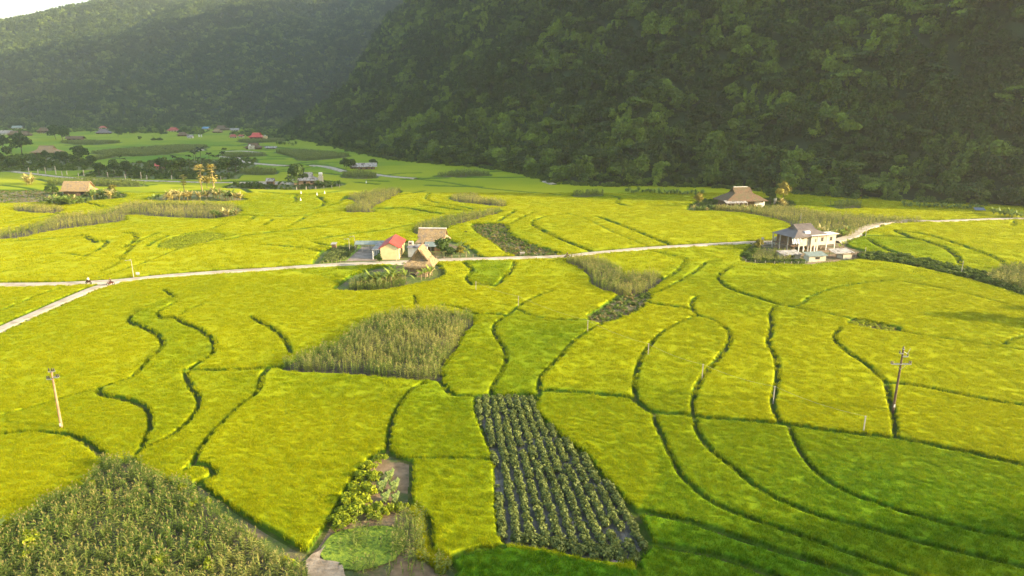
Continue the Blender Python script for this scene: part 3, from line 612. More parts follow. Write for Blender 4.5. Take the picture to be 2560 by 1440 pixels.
# ground sheet, patches and roads
gs = MB()
for i, a in enumerate([-2350, -1200, -400, 0, 400, 1200]):
    for j, b in enumerate([-430, 0, 400, 1200]):
        a2 = [-1200, -400, 0, 400, 1200, 1950][i]; b2 = [0, 400, 1200, 2500][j]
        gs.poly([(a, b, -.02), (a2, b, -.02), (a2, b2, -.02), (a, b2, -.02)])
tag(gs.build('ground', MT['grass']), kind='structure')
def patch(name, P, mat, z=.02, rise=0.0):
    P = np.asarray(P); m = MB(); m.v = [(x, y, z) for x, y in P]; m.f = [list(range(len(P)))]
    a = sum(P[i][0]*P[(i+1) % len(P)][1]-P[(i+1) % len(P)][0]*P[i][1] for i in range(len(P)))
    if a < 0: m.f = [m.f[0][::-1]]
    return tag(m.build(name, mat), kind='structure')
z_ = .010
for k_, v_ in SOILS.items():
    z_ += .004; patch(v_[2], ZP[k_], MT[v_[1]], z_)
for k_ in CORN: z_ += .004; patch('corn_field_soil', ZP['corn_'+k_], MT['darksoil'], z_)
for i in range(len(FARCORN)): z_ += .004; patch('crop_soil', ZP['far%d' % i], MT['grass'], z_)
z_ += .004
patch('lawn_patch', smooth_line(VV([(800, 1390), (830, 1340), (880, 1325), (960, 1318), (1010, 1330), (1012, 1375), (985, 1405), (900, 1430), (850, 1425)]), 1, True), MT['lawn'], z_)
patch('dirt_path', smooth_line(VV([(765, 1405), (800, 1380), (815, 1365), (800, 1400), (850, 1410), (862, 1440), (870, 1480), (790, 1480)]), .6, True), M_surf('pale_dirt', (.24, .18, .115), (.40, .32, .23), 1.5, .95, .05), z_+.004)
patch('veg_plot', VV([(800, 662), (812, 638), (840, 618), (900, 614), (905, 619), (866, 653)]), MT['lawn'], z_+.008)
ROADZ = .62
def road(name, P, w, z, mat, thick=.1):
    P = np.asarray(P); d = np.gradient(P, axis=0); d /= np.linalg.norm(d, axis=1)[:, None]; nrm = np.stack([-d[:, 1], d[:, 0]], 1)
    wv = w*(1+.06*(vnoise(P[:, 0]*.7, P[:, 1]*.7)-.5))[:, None]
    L = P+nrm*wv/2; Rr = P-nrm*wv/2; n = len(P); m = MB()
    for A, zz in ((P+nrm*(wv/2+.7), 0), (L, z), (Rr, z), (P-nrm*(wv/2+.7), 0)): m.v += [(x, y, zz) for x, y in A]
    for i in range(n-1):
        for a, b in ((0, 1), (1, 2), (2, 3)): m.f.append([b*n+i, a*n+i, a*n+i+1, b*n+i+1][::-1])
    return tag(m.build(name, mat), kind='structure')
for i, (k_, (w_, p_)) in enumerate(ROADS.items()): road('road' if w_ < 4 or k_ == 'bend' else 'path', RL[k_], w_, ROADZ+.004*i, MT['road'])

# ------------------------------------------------------------------ scatter by geometry nodes
def source(meshes):
    c = bpy.data.collections.new('plant_source')
    for i, m in enumerate(meshes):
        o = bpy.data.objects.new('%02d_source' % i, m); c.objects.link(o)
    return c
def scatter(name, pts, meshes, label=None, cat=None, rz=None, scl=None, tone_=None, tilt=.12, kind='stuff', group=None, parent=None):
    n = len(pts); m = bpy.data.meshes.new(name); m.vertices.add(n)
    m.vertices.foreach_set('co', np.asarray(pts, dtype=np.float32).ravel())
    rot = np.zeros((n, 3), dtype=np.float32); rot[:, 2] = rng.random(n)*6.283 if rz is None else rz
    rot[:, 0] = (rng.random(n)-.5)*2*tilt; rot[:, 1] = (rng.random(n)-.5)*2*tilt
    a = m.attributes.new('rot', 'FLOAT_VECTOR', 'POINT'); a.data.foreach_set('vector', rot.ravel())
    s_ = np.ones(n) if scl is None else scl
    a = m.attributes.new('scl', 'FLOAT', 'POINT'); a.data.foreach_set('value', np.asarray(s_, dtype=np.float32))
    a = m.attributes.new('tone', 'FLOAT', 'POINT'); a.data.foreach_set('value', np.asarray(np.zeros(n) if tone_ is None else tone_, dtype=np.float32))
    a = m.attributes.new('pick', 'INT', 'POINT'); a.data.foreach_set('value', rng.integers(0, len(meshes), n).astype(np.int32))
    o = link(name, m, parent)
    g = bpy.data.node_groups.new(name+'_nodes', 'GeometryNodeTree')
    g.interface.new_socket('Geometry', in_out='INPUT', socket_type='NodeSocketGeometry')
    g.interface.new_socket('Geometry', in_out='OUTPUT', socket_type='NodeSocketGeometry')
    N, L = g.nodes, g.links
    gi = N.new('NodeGroupInput'); go = N.new('NodeGroupOutput')
    ci = N.new('GeometryNodeCollectionInfo'); ci.inputs['Collection'].default_value = source(meshes)
    ci.inputs['Separate Children'].default_value = True; ci.inputs['Reset Children'].default_value = True
    ip = N.new('GeometryNodeInstanceOnPoints'); ip.inputs['Pick Instance'].default_value = True
    def na(nm, dt):
        x = N.new('GeometryNodeInputNamedAttribute'); x.data_type = dt; x.inputs['Name'].default_value = nm
        return x.outputs['Attribute']
    L.new(gi.outputs[0], ip.inputs['Points']); L.new(ci.outputs[0], ip.inputs['Instance'])
    L.new(na('pick', 'INT'), ip.inputs['Instance Index'])
    e2r = N.new('FunctionNodeEulerToRotation'); L.new(na('rot', 'FLOAT_VECTOR'), e2r.inputs[0]); L.new(e2r.outputs[0], ip.inputs['Rotation'])
    L.new(na('scl', 'FLOAT'), ip.inputs['Scale'])
    L.new(ip.outputs[0], go.inputs[0])
    md = o.modifiers.new('scatter', 'NODES'); md.node_group = g
    return tag(o, label, cat, group, kind)

# rice blades: little clumps of leaf blades standing over the canopy
def blades(seed, size, n, h0, h1, w, droop):
    r = np.random.default_rng(seed); x = (r.random(n)-.5)*size; y = (r.random(n)-.5)*size
    a = r.random(n)*6.283; h = h0+(h1-h0)*r.random(n); dx, dy = np.cos(a), np.sin(a); z0 = -.30
    lean = droop*(.3+r.random(n))
    b0 = np.stack([x, y, np.full(n, z0)], 1); t = np.stack([dx, dy, 0*dx], 1); s = np.stack([-dy, dx, 0*dx], 1)
    mid = b0+t*lean[:, None]*.3+np.array([0, 0, 1])*(h-z0)[:, None]*.62
    tip = b0+t*lean[:, None]+np.array([0, 0, 1])*(h-z0)[:, None]
    ww = w*(.7+.6*r.random(n))[:, None]
    co = np.concatenate([b0-s*ww, b0+s*ww, mid-s*ww*.9, mid+s*ww*.9, tip-s*ww*.12, tip+s*ww*.12])
    i = np.arange(n); f = np.concatenate([np.stack([i, i+n, i+3*n, i+2*n], 1), np.stack([i+2*n, i+3*n, i+5*n, i+4*n], 1)])
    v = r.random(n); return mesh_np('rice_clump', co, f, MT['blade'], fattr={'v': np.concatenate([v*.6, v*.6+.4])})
def grid_lookup(x, y, arr):
    r = np.clip(np.searchsorted(Ys, y), 1, NR-1); k = x/(y*cp+CAMH*sp)
    c = np.clip(np.searchsorted(Ks, k), 1, NC-1); return arr[r, c]
def rice_points(y0, y1, dens, kmax=.80):
    nf = int(dens*(y1-y0)*2*kmax*((y0+y1)/2*cp+11)*1.25)
    y = np.sqrt(rng.random(nf)*(y1**2-y0**2)+y0**2); x = (rng.random(nf)*2-1)*kmax*(y*cp+11)
    ok = (grid_lookup(x, y, frac) > .80) & (grid_lookup(x, y, zone) > .25)
    x, y = x[ok], y[ok]
    return np.stack([x, y, grid_lookup(x, y, GZ)], 1), grid_lookup(x, y, tone)
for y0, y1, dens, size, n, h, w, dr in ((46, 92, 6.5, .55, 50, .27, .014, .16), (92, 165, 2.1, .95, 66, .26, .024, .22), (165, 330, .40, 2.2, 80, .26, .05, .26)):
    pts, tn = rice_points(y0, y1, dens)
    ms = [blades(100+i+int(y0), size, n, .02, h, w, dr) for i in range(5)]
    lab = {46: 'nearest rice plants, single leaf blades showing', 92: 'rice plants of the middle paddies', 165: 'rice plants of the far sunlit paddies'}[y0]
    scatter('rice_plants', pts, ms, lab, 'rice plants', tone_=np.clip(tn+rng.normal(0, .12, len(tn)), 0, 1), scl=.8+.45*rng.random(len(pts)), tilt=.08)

# ------------------------------------------------------------------ mountains
FOOT = VV([(690, 343), (740, 347), (800, 358), (860, 372), (930, 388), (1000, 402), (1100, 412), (1200, 420), (1290, 432), (1350, 448), (1420, 462), (1500, 468), (1650, 468), (1800, 472), (2000, 488), (2150, 498), (2300, 508), (2450, 515), (2560, 522)])
FOOT = [(-345, 1900), (-330, 1250)] + FOOT + [(262, 256), (320, 217), (500, 181), (700, 145), (1000, 92)]  # unseen right end shaped so that its shadow crosses the valley
fr = np.array(FOOT + [(1300, 200), (1300, 1900)])
def dist_poly(X, Y, P):
    d = np.full(X.shape, 1e9)
    for a, b in zip(P[:-1], P[1:]):
        L = np.linalg.norm(b-a); dx, dy = (b-a)/L; x = X-a[0]; y = Y-a[1]
        t = np.clip(x*dx+y*dy, 0, L); d = np.minimum(d, np.hypot(x-t*dx, y-t*dy))
    return d
def h_right(X, Y):
    D = dist_poly(X, Y, np.array(FOOT)); ins = in_poly(X, Y, fr); D = np.where(ins, D, -D)
    steep = 1+3.0*smst((X-230)/120)*smst((620-Y)/200)+.7*smst((Y-1000)/200)
    rid = np.abs(fbm(X*.012+Y*.004, Y*.006, 3)-.5)*2
    D2 = D+14*(fbm(X*.02, Y*.02, 3)-.5)*smst(D/30)
    s = np.where(D2 < 35, .45*np.maximum(D2, 0), .45*35+1.02*(D2-35))*steep
    cap = 430-150*smst((330-X)/300)*smst((900-Y)/300)+170*smst((Y-900)/250)  # hidden rear heights raised to shade the left mountain
    s = s*(1-.38*rid*smst(D/60))+16*(fbm(X*.045, Y*.045, 3)-.5)*smst(D/40)
    h = cap*np.tanh(s/cap)
    return np.where(D > 0, h, -3-.2*np.minimum(-D, 40))
def h_left(X, Y):
    yf = 1215+.10*(X+900)*-1*.3+60*(fbm(X*.004, Y*0+3, 2)-.5)
    D = Y-yf; k = X/(Y*cp+11)
    cap = np.interp(k, [-.95, -.76, -.70, -.66, -.60, -.5, -.3], [225, 290, 312, 330, 365, 430, 470])
    rid = np.abs(fbm(X*.0042+2, Y*.0016, 3)-.5)*2
    s = .10*np.clip(D, 0, 120)+.58*np.maximum(D-120, 0)
    s = s*(1-.42*rid*smst(D/250))+40*(fbm(X*.006, Y*.006, 4)-.5)*smst(D/300)
    h = cap*np.tanh(s/cap*1.05)
    return np.where(D > 0, h, -3.0)
def terrain(name, hf, x0, x1, y0, y1, st):
    xs = np.arange(x0, x1+1, st); ys = np.arange(y0, y1+1, st); X, Y = np.meshgrid(xs, ys); Z = hf(X, Y)
    i = np.arange(X.size).reshape(X.shape)
    f = np.stack([i[:-1, :-1], i[:-1, 1:], i[1:, 1:], i[1:, :-1]], -1)
    z4 = np.max(np.stack([Z[:-1, :-1], Z[:-1, 1:], Z[1:, 1:], Z[1:, :-1]], -1), -1); f = f[z4 > -2.9]
    c, f, _ = compact(np.stack([X, Y, Z], -1).reshape(-1, 3), f)
    tag(link(name, mesh_np(name, c, f, MT['mount'], smooth=True)), kind='structure')
terrain('mountain', h_right, -420, 1250, 110, 1850, 10)
terrain('mountain', h_left, -2000, 60, 1120, 2300, 14)
# unseen added hill outside the right edge that shades the lower right paddies
def h_shade_hill(X, Y):
    r = np.hypot((X-270)/105, (Y+60)/120); return 98*np.clip(1-r**3, 0, 1)-(r > 1)*3
terrain('shade_hill', h_shade_hill, 160, 380, -184, 64, 8)
# ------------------------------------------------------------------ foliage builders
def leafcloud(name, seed, lobes, n, size, mat, aspect=1.5, shell=.55, flat=.25, droop=0.0, vlobe=.45):
    """lobes: (cx,cy,cz,rx,ry,rz); leaf clumps as bent quads through the outer part of each lobe"""
    r = np.random.default_rng(seed); lb = np.array(lobes, float); wgt = lb[:, 3]*lb[:, 4]; wgt = wgt/wgt.sum()
    li = r.choice(len(lb), n, p=wgt); d = r.normal(size=(n, 3)); d /= np.linalg.norm(d, axis=1)[:, None]
    d[:, 2] = np.where(d[:, 2] < -.35, -d[:, 2], d[:, 2])
    rad = shell+(1-shell)*r.random(n)**.6; rad *= .88+.24*r.random(n)
    c = lb[li, :3]+d*lb[li, 3:6]*rad[:, None]
    nn = d*.8+r.normal(size=(n, 3))*.55; nn[:, 2] += flat; nn /= np.linalg.norm(nn, axis=1)[:, None]
    t = np.cross(nn, r.normal(size=(n, 3))); t /= np.linalg.norm(t, axis=1)[:, None]
    if droop: t = t*(1-droop)+np.array([0, 0, -1])*droop+d*.3; t /= np.linalg.norm(t, axis=1)[:, None]
    b = np.cross(nn, t); b /= np.linalg.norm(b, axis=1)[:, None]
    s = size*(.6+.8*r.random(n))[:, None]
    p0 = c-t*s*aspect*.5; p2 = c+t*s*aspect*.5-nn*s*.15; p1 = c-b*s*.5+nn*s*.1; p3 = c+b*s*.5+nn*s*.1
    co = np.concatenate([p0, p1, p2, p3]); i = np.arange(n); f = np.stack([i, i+n, i+2*n, i+3*n], 1)
    v = np.clip((1-vlobe)*r.random(n)+vlobe*r.random(len(lb))[li], 0, 1)
    return mesh_np(name, co, f, mat, fattr={'v': v})
def crown_lobes(seed, Rr, H, zb, n):
    r = random.Random(seed); out = []
    for i in range(n):
        a = r.uniform(0, 6.283); q = r.random()**.6*Rr*.72; z = zb+H*(.25+.62*r.random())*(1-.35*(q/Rr)**2)
        k = r.uniform(.28, .48)*Rr; out.append((q*math.cos(a), q*math.sin(a), z, k, k, k*r.uniform(.6, .95)))
    out.append((0, 0, zb+H*.55, Rr*.55, Rr*.55, H*.40)); return out
def trunk_mesh(name, seed, H, r0, limbs=4, mat=None):
    r = random.Random(seed); m = MB(); p = Vector((0, 0, -.3)); dd = Vector((r.uniform(-.08, .08), r.uniform(-.08, .08), 1))
    for i in range(4):
        q = p+dd*(H/4); m.tube(p, q, r0*(1-.17*i), r0*(1-.17*(i+1)), 6); p = q; dd = (dd+Vector((r.uniform(-.12, .12), r.uniform(-.12, .12), 0))).normalized()
        if i >= 1:
            for k in range(limbs//2):
                a = r.uniform(0, 6.28); e = p+Vector((math.cos(a), math.sin(a), .8))*H*.28; m.tube(p, e, r0*.4, r0*.12, 5)
    return m.mesh(name, mat or MT['bark'])

# ------------------------------------------------------------------ forest on the slopes
forest_kinds = []
for i in range(5):   # broad-leaved crowns
    forest_kinds.append(leafcloud('forest_tree', 300+i, crown_lobes(300+i, 4.2, 5.8, .8+i*.3, 9), 1000, .62, MT['tree']))
for i in range(3):   # bamboo and vine-draped clumps: tall, drooping plumes
    r_ = random.Random(i); lb = []
    for k in range(9):
        a = r_.uniform(0, 6.28); q_ = r_.uniform(.8, 3.4); lb.append((q_*math.cos(a), q_*math.sin(a), r_.uniform(3, 8.5)-q_*.6, .95, .95, 2.4))
    forest_kinds.append(leafcloud('forest_tree', 330+i, lb, 800, .46, MT['tree'], aspect=2.6, shell=.2, droop=.45))
lb = [(0, 0, 5.6, 4.4, 4.4, .8), (1.8, 1, 4.6, 2.4, 2.4, .6), (-2, -.8, 4.4, 2.3, 2.3, .6), (.3, -2, 6.4, 2.2, 2.2, .6)]
forest_kinds.append(leafcloud('forest_tree', 350, lb, 750, .58, MT['tree'], flat=1.0, shell=.3))
def recol(me, mat):
    m_ = me.copy(); m_.materials[0] = mat; return m_
far_kinds = [recol(m_, MT['treeleft']) for m_ in forest_kinds]
def forest(name, hf, box, cell, label, kcut=.86, zmax=999, scl=(.7, 1.35), ymin=0, steep=0, kinds=None):
    x0, x1, y0, y1 = box; xs = np.arange(x0, x1, cell); ys = np.arange(y0, y1, cell); X, Y = np.meshgrid(xs, ys)
    X = (X+(rng.random(X.shape)-.5)*cell*1.3).ravel(); Y = (Y+(rng.random(Y.shape)-.5)*cell*1.3).ravel(); Z = hf(X, Y)
    el = (Z-CAMH)/np.hypot(X, Y); k = X/(Y*cp+(CAMH-Z)*sp)
    if steep:   # more trees per plan area where the slope is steep
        g = np.hypot(hf(X+2, Y)-Z, hf(X, Y+2)-Z)/2; rep = np.floor(np.clip(np.sqrt(1+g*g)-1, 0, 3)*steep+rng.random(len(X))).astype(int)
        ex = np.repeat(X, rep)+rng.normal(0, 2.2, rep.sum()); ey = np.repeat(Y, rep)+rng.normal(0, 2.2, rep.sum())
        X = np.concatenate([X, ex]); Y = np.concatenate([Y, ey]); Z = hf(X, Y); el = (Z-CAMH)/np.hypot(X, Y); k = X/(Y*cp+(CAMH-Z)*sp)
    ok = (Z > .3) & (np.abs(k) < kcut) & (el < .19)
    X, Y, Z = X[ok], Y[ok], Z[ok]; tn = np.clip((fbm(X*.035, Y*.035+Z*.03, 3)-.47)*2.4+rng.normal(0, .38, len(X)), 0, 1)
    sc = scl[0]+(scl[1]-scl[0])*rng.random(len(X))**1.5
    sc *= .8+.5*fbm(X*.03, Y*.03, 2)
    print(name, len(X))
    return scatter(name, np.stack([X, Y, Z-.8], 1), kinds or forest_kinds, label, 'forest', tone_=tn, scl=sc, tilt=.2)
forest('forest', h_right, (-420, 420, 240, 1500), 5.2, 'dense dark green forest covering the steep right mountain', scl=(.55, 1.6), steep=1.4)
forest('forest', h_left, (-1800, 60, 1130, 2250), 7.2, 'hazy forest covering the distant left mountain', scl=(.75, 1.6), kinds=far_kinds)

# individual trees along the foot of the right mountain (share meshes)
TR = []
for i in range(5):
    H = [9, 7, 11, 8, 10][i]; Rr = [4.2, 3.4, 4.0, 4.6, 3.0][i]
    TR.append((trunk_mesh('trunk', 40+i, H*.62, .16+.02*i), leafcloud('crown', 60+i, crown_lobes(60+i, Rr, H*.72, H*.22, 9), 900, .62, MT['treeown'])))
def make_tree(k, loc, s, label, group=None, crown=None, cat='tree', name='tree', rz=None):
    o = empty(name, loc, random.uniform(0, 6.28) if rz is None else rz, s); tag(o, label, cat, group)
    link('trunk', TR[k][0], o); c = link('crown', crown or TR[k][1], o); return o
ft = smooth_line(np.array(FOOT[2:22]), 8.0)
for i, (x, y) in enumerate(ft):
    if y > 900 or abs(x/(y*cp+11)) > .76: continue
    d_ = ft[min(i+1, len(ft)-1)]-ft[max(i-1, 0)]; d_ = d_/(np.linalg.norm(d_)+1e-9)
    k = i % 5; off = random.uniform(-1, 4)
    pxx = 1280+FPX*x/(y*cp+11); kind = ['broad round tree', 'small round tree', 'tall broad tree', 'wide spreading tree', 'slim tall tree'][k]
    where = next(w for lim, w in ((860, 'beside the broad dark crop patch'), (1000, 'behind the weathered wooden farmhouse'), (1180, 'behind the flat topped trees'), (1350, 'behind the shaded rice left of the footpath'), (1500, 'by the short pale footpath'), (1640, 'behind the left half of the long banana row'), (1780, 'behind the right half of the long banana row'), (1900, 'behind the far thatched house'), (2040, 'right of the far thatched house'), (2250, 'behind the small corn patch at the wood edge'), (2450, 'behind the right banana row'), (9999, 'at the right picture edge')) if pxx < lim)
    make_tree(k, (x-d_[1]*off, y+abs(d_[0])*off, -.1), random.uniform(.7, 1.15), kind+' at the mountain foot '+where, 'trees at the foot of the mountain')

CR = {}
def crown_of(key, mat, seed, Rr, H, zb, n=900, size=.6, lob=9, **kw):
    if key not in CR: CR[key] = leafcloud('crown', seed, crown_lobes(seed, Rr, H, zb, lob), n, size, mat, **kw)
    return CR[key]
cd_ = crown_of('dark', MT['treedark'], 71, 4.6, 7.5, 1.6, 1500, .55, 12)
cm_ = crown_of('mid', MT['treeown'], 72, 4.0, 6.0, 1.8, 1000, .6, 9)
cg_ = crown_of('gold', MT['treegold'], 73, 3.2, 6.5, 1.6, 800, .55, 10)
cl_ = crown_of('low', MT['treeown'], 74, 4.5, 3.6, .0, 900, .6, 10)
def place(px, py, fn, *a, **k):
    x, y = V(px, py); return fn((x, y, 0), *a, **k)
def T(px, py, hpx, label, crown=None, grp=None, k=0, name='tree', cat='tree', hh=8.0):
    x, y = V(px, py); s = hpx*mpp(px, py)/hh
    return make_tree(k, (x, y, 0), s, label, grp, crown, cat, name)
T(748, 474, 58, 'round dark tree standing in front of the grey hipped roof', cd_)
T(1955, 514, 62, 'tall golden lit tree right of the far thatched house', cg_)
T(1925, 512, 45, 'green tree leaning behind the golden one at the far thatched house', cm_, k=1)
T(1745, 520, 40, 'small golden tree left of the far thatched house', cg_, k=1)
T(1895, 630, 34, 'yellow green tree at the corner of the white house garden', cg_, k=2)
T(136, 494, 36, 'round tree left of the sunlit thatched roof', cm_, k=3)
T(282, 490, 30, 'small pale tree at the right end of the left thatched farm', cg_, k=2)
T(518, 474, 36, 'feathery light green tree under the two golden palms', cg_, k=1)
T(55, 386, 48, 'big round dark tree above the left thatched farm', cd_, k=2)
T(10, 376, 34, 'dark tree at the very left edge', cd_, k=3)
T(140, 350, 34, 'dark tree left of the long thatched roof', cd_, k=1)
T(158, 354, 36, 'darker tree touching the long thatched roof', cd_, k=2)
T(865, 424, 26, 'dark round tree left of the grey roofed farm', cd_, k=3)
T(883, 424, 24, 'second dark tree beside the grey roofed farm', cd_, k=4)
T(932, 424, 24, 'dark tree standing in the grey roofed farm', cd_, k=0)
T(1106, 646, 54, 'leafy tree right of the thatched house with pale trunk', cm_, k=1)
T(1150, 648, 36, 'bushy tree at the right end of the farmyard', cg_, k=3)
T(1128, 650, 30, 'dark shrub tree beside the farmyard fence', cd_, k=4)
T(948, 661, 26, 'small dark tree at the roadside in front of the yellow house', cm_, k=2)
for (x, y, h) in [(1050, 402, 44), (1095, 408, 40), (1130, 410, 38), (1010, 398, 34), (980, 392, 30)]:
    T(x, y, h, 'slender flat topped tree at the wood edge above the far corn strip', cl_, 'flat topped trees at the wood edge', k=random.randrange(5))
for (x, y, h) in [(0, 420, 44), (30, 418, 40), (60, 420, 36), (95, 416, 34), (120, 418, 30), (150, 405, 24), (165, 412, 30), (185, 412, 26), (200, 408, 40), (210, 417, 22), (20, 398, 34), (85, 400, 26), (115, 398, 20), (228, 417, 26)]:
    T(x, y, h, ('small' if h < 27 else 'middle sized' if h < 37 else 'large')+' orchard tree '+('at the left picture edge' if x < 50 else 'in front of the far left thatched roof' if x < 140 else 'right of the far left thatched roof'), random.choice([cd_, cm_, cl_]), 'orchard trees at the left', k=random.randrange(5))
for (x, y, h) in [(250, 440, 30), (285, 436, 34), (315, 440, 34), (345, 436, 30), (375, 440, 36), (405, 432, 40), (430, 440, 42), (455, 436, 38), (480, 442, 34), (540, 436, 32), (570, 432, 40), (590, 430, 34), (300, 446, 22), (350, 448, 20), (410, 446, 24), (460, 448, 22)]:
    T(x, y, h, ('low' if h < 31 else 'tall')+' dark tree of the grove, '+('left end' if x < 330 else 'left of the areca palms' if x < 430 else 'under the areca palms' if x < 520 else 'right end'), random.choice([cd_, cm_, cl_]), 'grove trees by the far road', k=random.randrange(5))
vt = []
for i in range(70):
    x = random.choice([random.uniform(-10, 420), random.uniform(400, 780)]); y = random.uniform(317, 343)
    vt.append((x, y, random.uniform(12, 24)))
VH = [(10, 338, 'white walled house'), (42, 323, 'pale green roofed house'), (33, 340, 'left brown thatched house'), (60, 341, 'right brown thatched house'), (108, 335, 'hipped thatched house'), (186, 352, 'long low thatched house'), (256, 323, 'small orange roof'), (256, 336, 'blue grey roofed house'), (432, 330, 'faded red roofed house'), (455, 342, 'low thatched house'), (475, 347, 'small white and cream house'), (552, 327, 'big village thatched house'), (542, 333, 'smaller tan thatched house'), (515, 325, 'blue roofed house'), (586, 329, 'grey roofed village house'), (582, 346, 'left low red roof'), (603, 345, 'right low red roof'), (640, 352, 'red roofed stilt house'), (632, 375, 'house with white annex blocks'), (500, 344, 'white gate pillars'), (112, 388, 'long thatched house'), (677, 374, 'grey shed')]
vt = [t for t in vt if not any(abs(t[0]-a) < 17 and b-4 < t[1] < b+18 for a, b, _ in VH)]
for (x, y, h) in vt:
    nh = min(VH, key=lambda q: abs(q[0]-x)+2*abs(q[1]-y))
    T(x, y, h*.8, 'village tree '+('left' if x < nh[0] else 'right')+' of the '+nh[2], random.choice([cd_, cm_, cl_, cm_]), 'village trees', k=random.randrange(5))
for (x, y, h) in [(590, 472, 22), (610, 470, 24), (632, 470, 24), (650, 470, 22), (680, 470, 20), (800, 466, 18), (830, 466, 18), (730, 352, 14), (760, 356, 16), (800, 366, 16), (720, 358, 12), (700, 365, 12), (385, 352, 14), (350, 352, 12), (560, 376, 12), (400, 352, 14)]:
    T(x, y, h, 'low bushy tree beside the far fields', random.choice([cl_, cm_]), 'low bushy field trees', k=random.randrange(5), name='bush_tree')
# trees outside the right edge, whose long shadows cross the paddies
for (x, y, s) in [(112, 128, 1.1), (121, 122, 1.3), (128, 133, 1.0), (135, 118, 1.2), (104, 100, .8)]:
    make_tree(random.randrange(5), (x, y, 0), s, 'tree standing outside the right edge of the paddies', 'trees beyond the right edge')

# ------------------------------------------------------------------ bananas, palms
def leaf_strip(m, vv, p, a, L, w, up, curl, v, n=4, fold=.25):
    """arching blade: rachis from p, heading a, starting elevation up, bending by curl"""
    pts = []; q = Vector(p); e = up
    for i in range(n+1):
        pts.append(q.copy()); q = q+Vector((math.cos(a)*math.cos(e), math.sin(a)*math.cos(e), math.sin(e)))*(L/n); e -= curl/n
    s = Vector((-math.sin(a), math.cos(a), 0)); b = len(m.v); prof = [.25, .9, 1, .8, .08] if n == 4 else [max(.08, math.sin(math.pi*(.12+.85*i/n))) for i in range(n+1)]
    for i, c in enumerate(pts):
        ww = w*.5*prof[i]; m.v += [tuple(c-s*ww-Vector((0, 0, ww*fold))), tuple(c), tuple(c+s*ww-Vector((0, 0, ww*fold)))]
    for i in range(n):
        o = b+3*i; m.f += [[o, o+1, o+4, o+3], [o+1, o+2, o+5, o+4]]; vv += [v, min(1, v+.15)]
def leaf_mesh(name, mat, **k):
    m = MB(); vv = []; leaf_strip(m, vv, (0, 0, 0), 0, v=.5, **k); return mesh_np(name, m.v, m.f, mat, fattr={'v': vv}, smooth=True)
BL = [leaf_mesh('leaf', MT['banana'], L=2.1+.2*i, w=.55, up=1.25-.22*i, curl=1.0+.3*i) for i in range(4)]
BS = MB().tube((0, 0, -.1), (0, 0, 1.1), .16, .13, 8).tube((0, 0, 1.1), (.04, 0, 1.7), .13, .08, 8).mesh('stem', MT['bstem'])
def make_banana(loc, s, label, group):
    o = empty('banana_plant', loc, random.uniform(0, 6.28), s); tag(o, label, 'banana plant', group)
    link('stem', BS, o)
    for i in range(8):
        l = link('leaf', BL[(i*3) % 4], o); l.location = (.03, 0, 1.5+.05*(i % 3)); l.rotation_euler = (0, random.uniform(-.2, .2), i*.785+random.uniform(-.3, .3)); l.scale = [random.uniform(.8, 1.1)]*3
    return o
def banana_single(seed, mat, n=14, scale=1.0):
    r = random.Random(seed); m = MB(); vv = []
    for i in range(n): leaf_strip(m, vv, (0, 0, 1.15*scale), r.uniform(0, 6.28), (2.1+r.random()*.9)*scale, .72*scale, r.uniform(.6, 1.5), r.uniform(.5, 1.6), r.random())
    nf = len(m.f); m.tube((0, 0, -.1), (0, 0, 1.3*scale), .17*scale, .1*scale, 6); vv += [.2]*(len(m.f)-nf)
    return mesh_np('banana', m.v, m.f, mat, fattr={'v': vv})
BF = [banana_single(i, MT['bananafar']) for i in range(4)]
BFD = []
m2 = M_leaf('banana_golden', (.15, .13, .04), (.62, .54, .20), .35, wscale=.2)  # golden variant of the far banana leaf
for i in range(3): BFD.append(banana_single(20+i, m2))
# near bananas: individuals with their leaves
for (x, y, h) in [(905, 713, 30), (925, 714, 34), (945, 716, 36), (965, 711, 38), (985, 708, 44), (978, 714, 40), (1000, 704, 32), (1014, 706, 30), (955, 716, 36), (935, 717, 34), (915, 719, 26)]:
    X_, Y_ = V(x, y); make_banana((X_, Y_, 0), h*mpp(x, y)/2.7, 'banana plant in the clump left of the thatched hut', 'bananas left of the thatched hut')
for (x, y, h) in [(1053, 700, 28), (1063, 697, 30), (1074, 694, 32), (1080, 690, 26)]:
    X_, Y_ = V(x, y); make_banana((X_, Y_, 0), h*mpp(x, y)/3.1, 'banana plant at the right front corner of the thatched hut', 'bananas right of the thatched hut')
for (x, y, h) in [(1150, 636, 36), (1165, 642, 28)]:
    X_, Y_ = V(x, y); make_banana((X_, Y_, 0), h*mpp(x, y)/3.1, 'banana plant among the shrubs right of the farmyard', 'bananas right of the farmyard')
for (x, y, h) in [(2108, 622, 26), (2098, 626, 22), (2118, 614, 22)]:
    X_, Y_ = V(x, y); make_banana((X_, Y_, 0), h*mpp(x, y)/3.6, 'dark banana plant at the right wall of the white stilt house', 'bananas at the right wall of the white house')
X_, Y_ = V(-6, 1345, 1.0); make_banana((X_-.3, Y_, 0), 1.0, 'banana plant reaching in at the left picture edge above the corn', None)
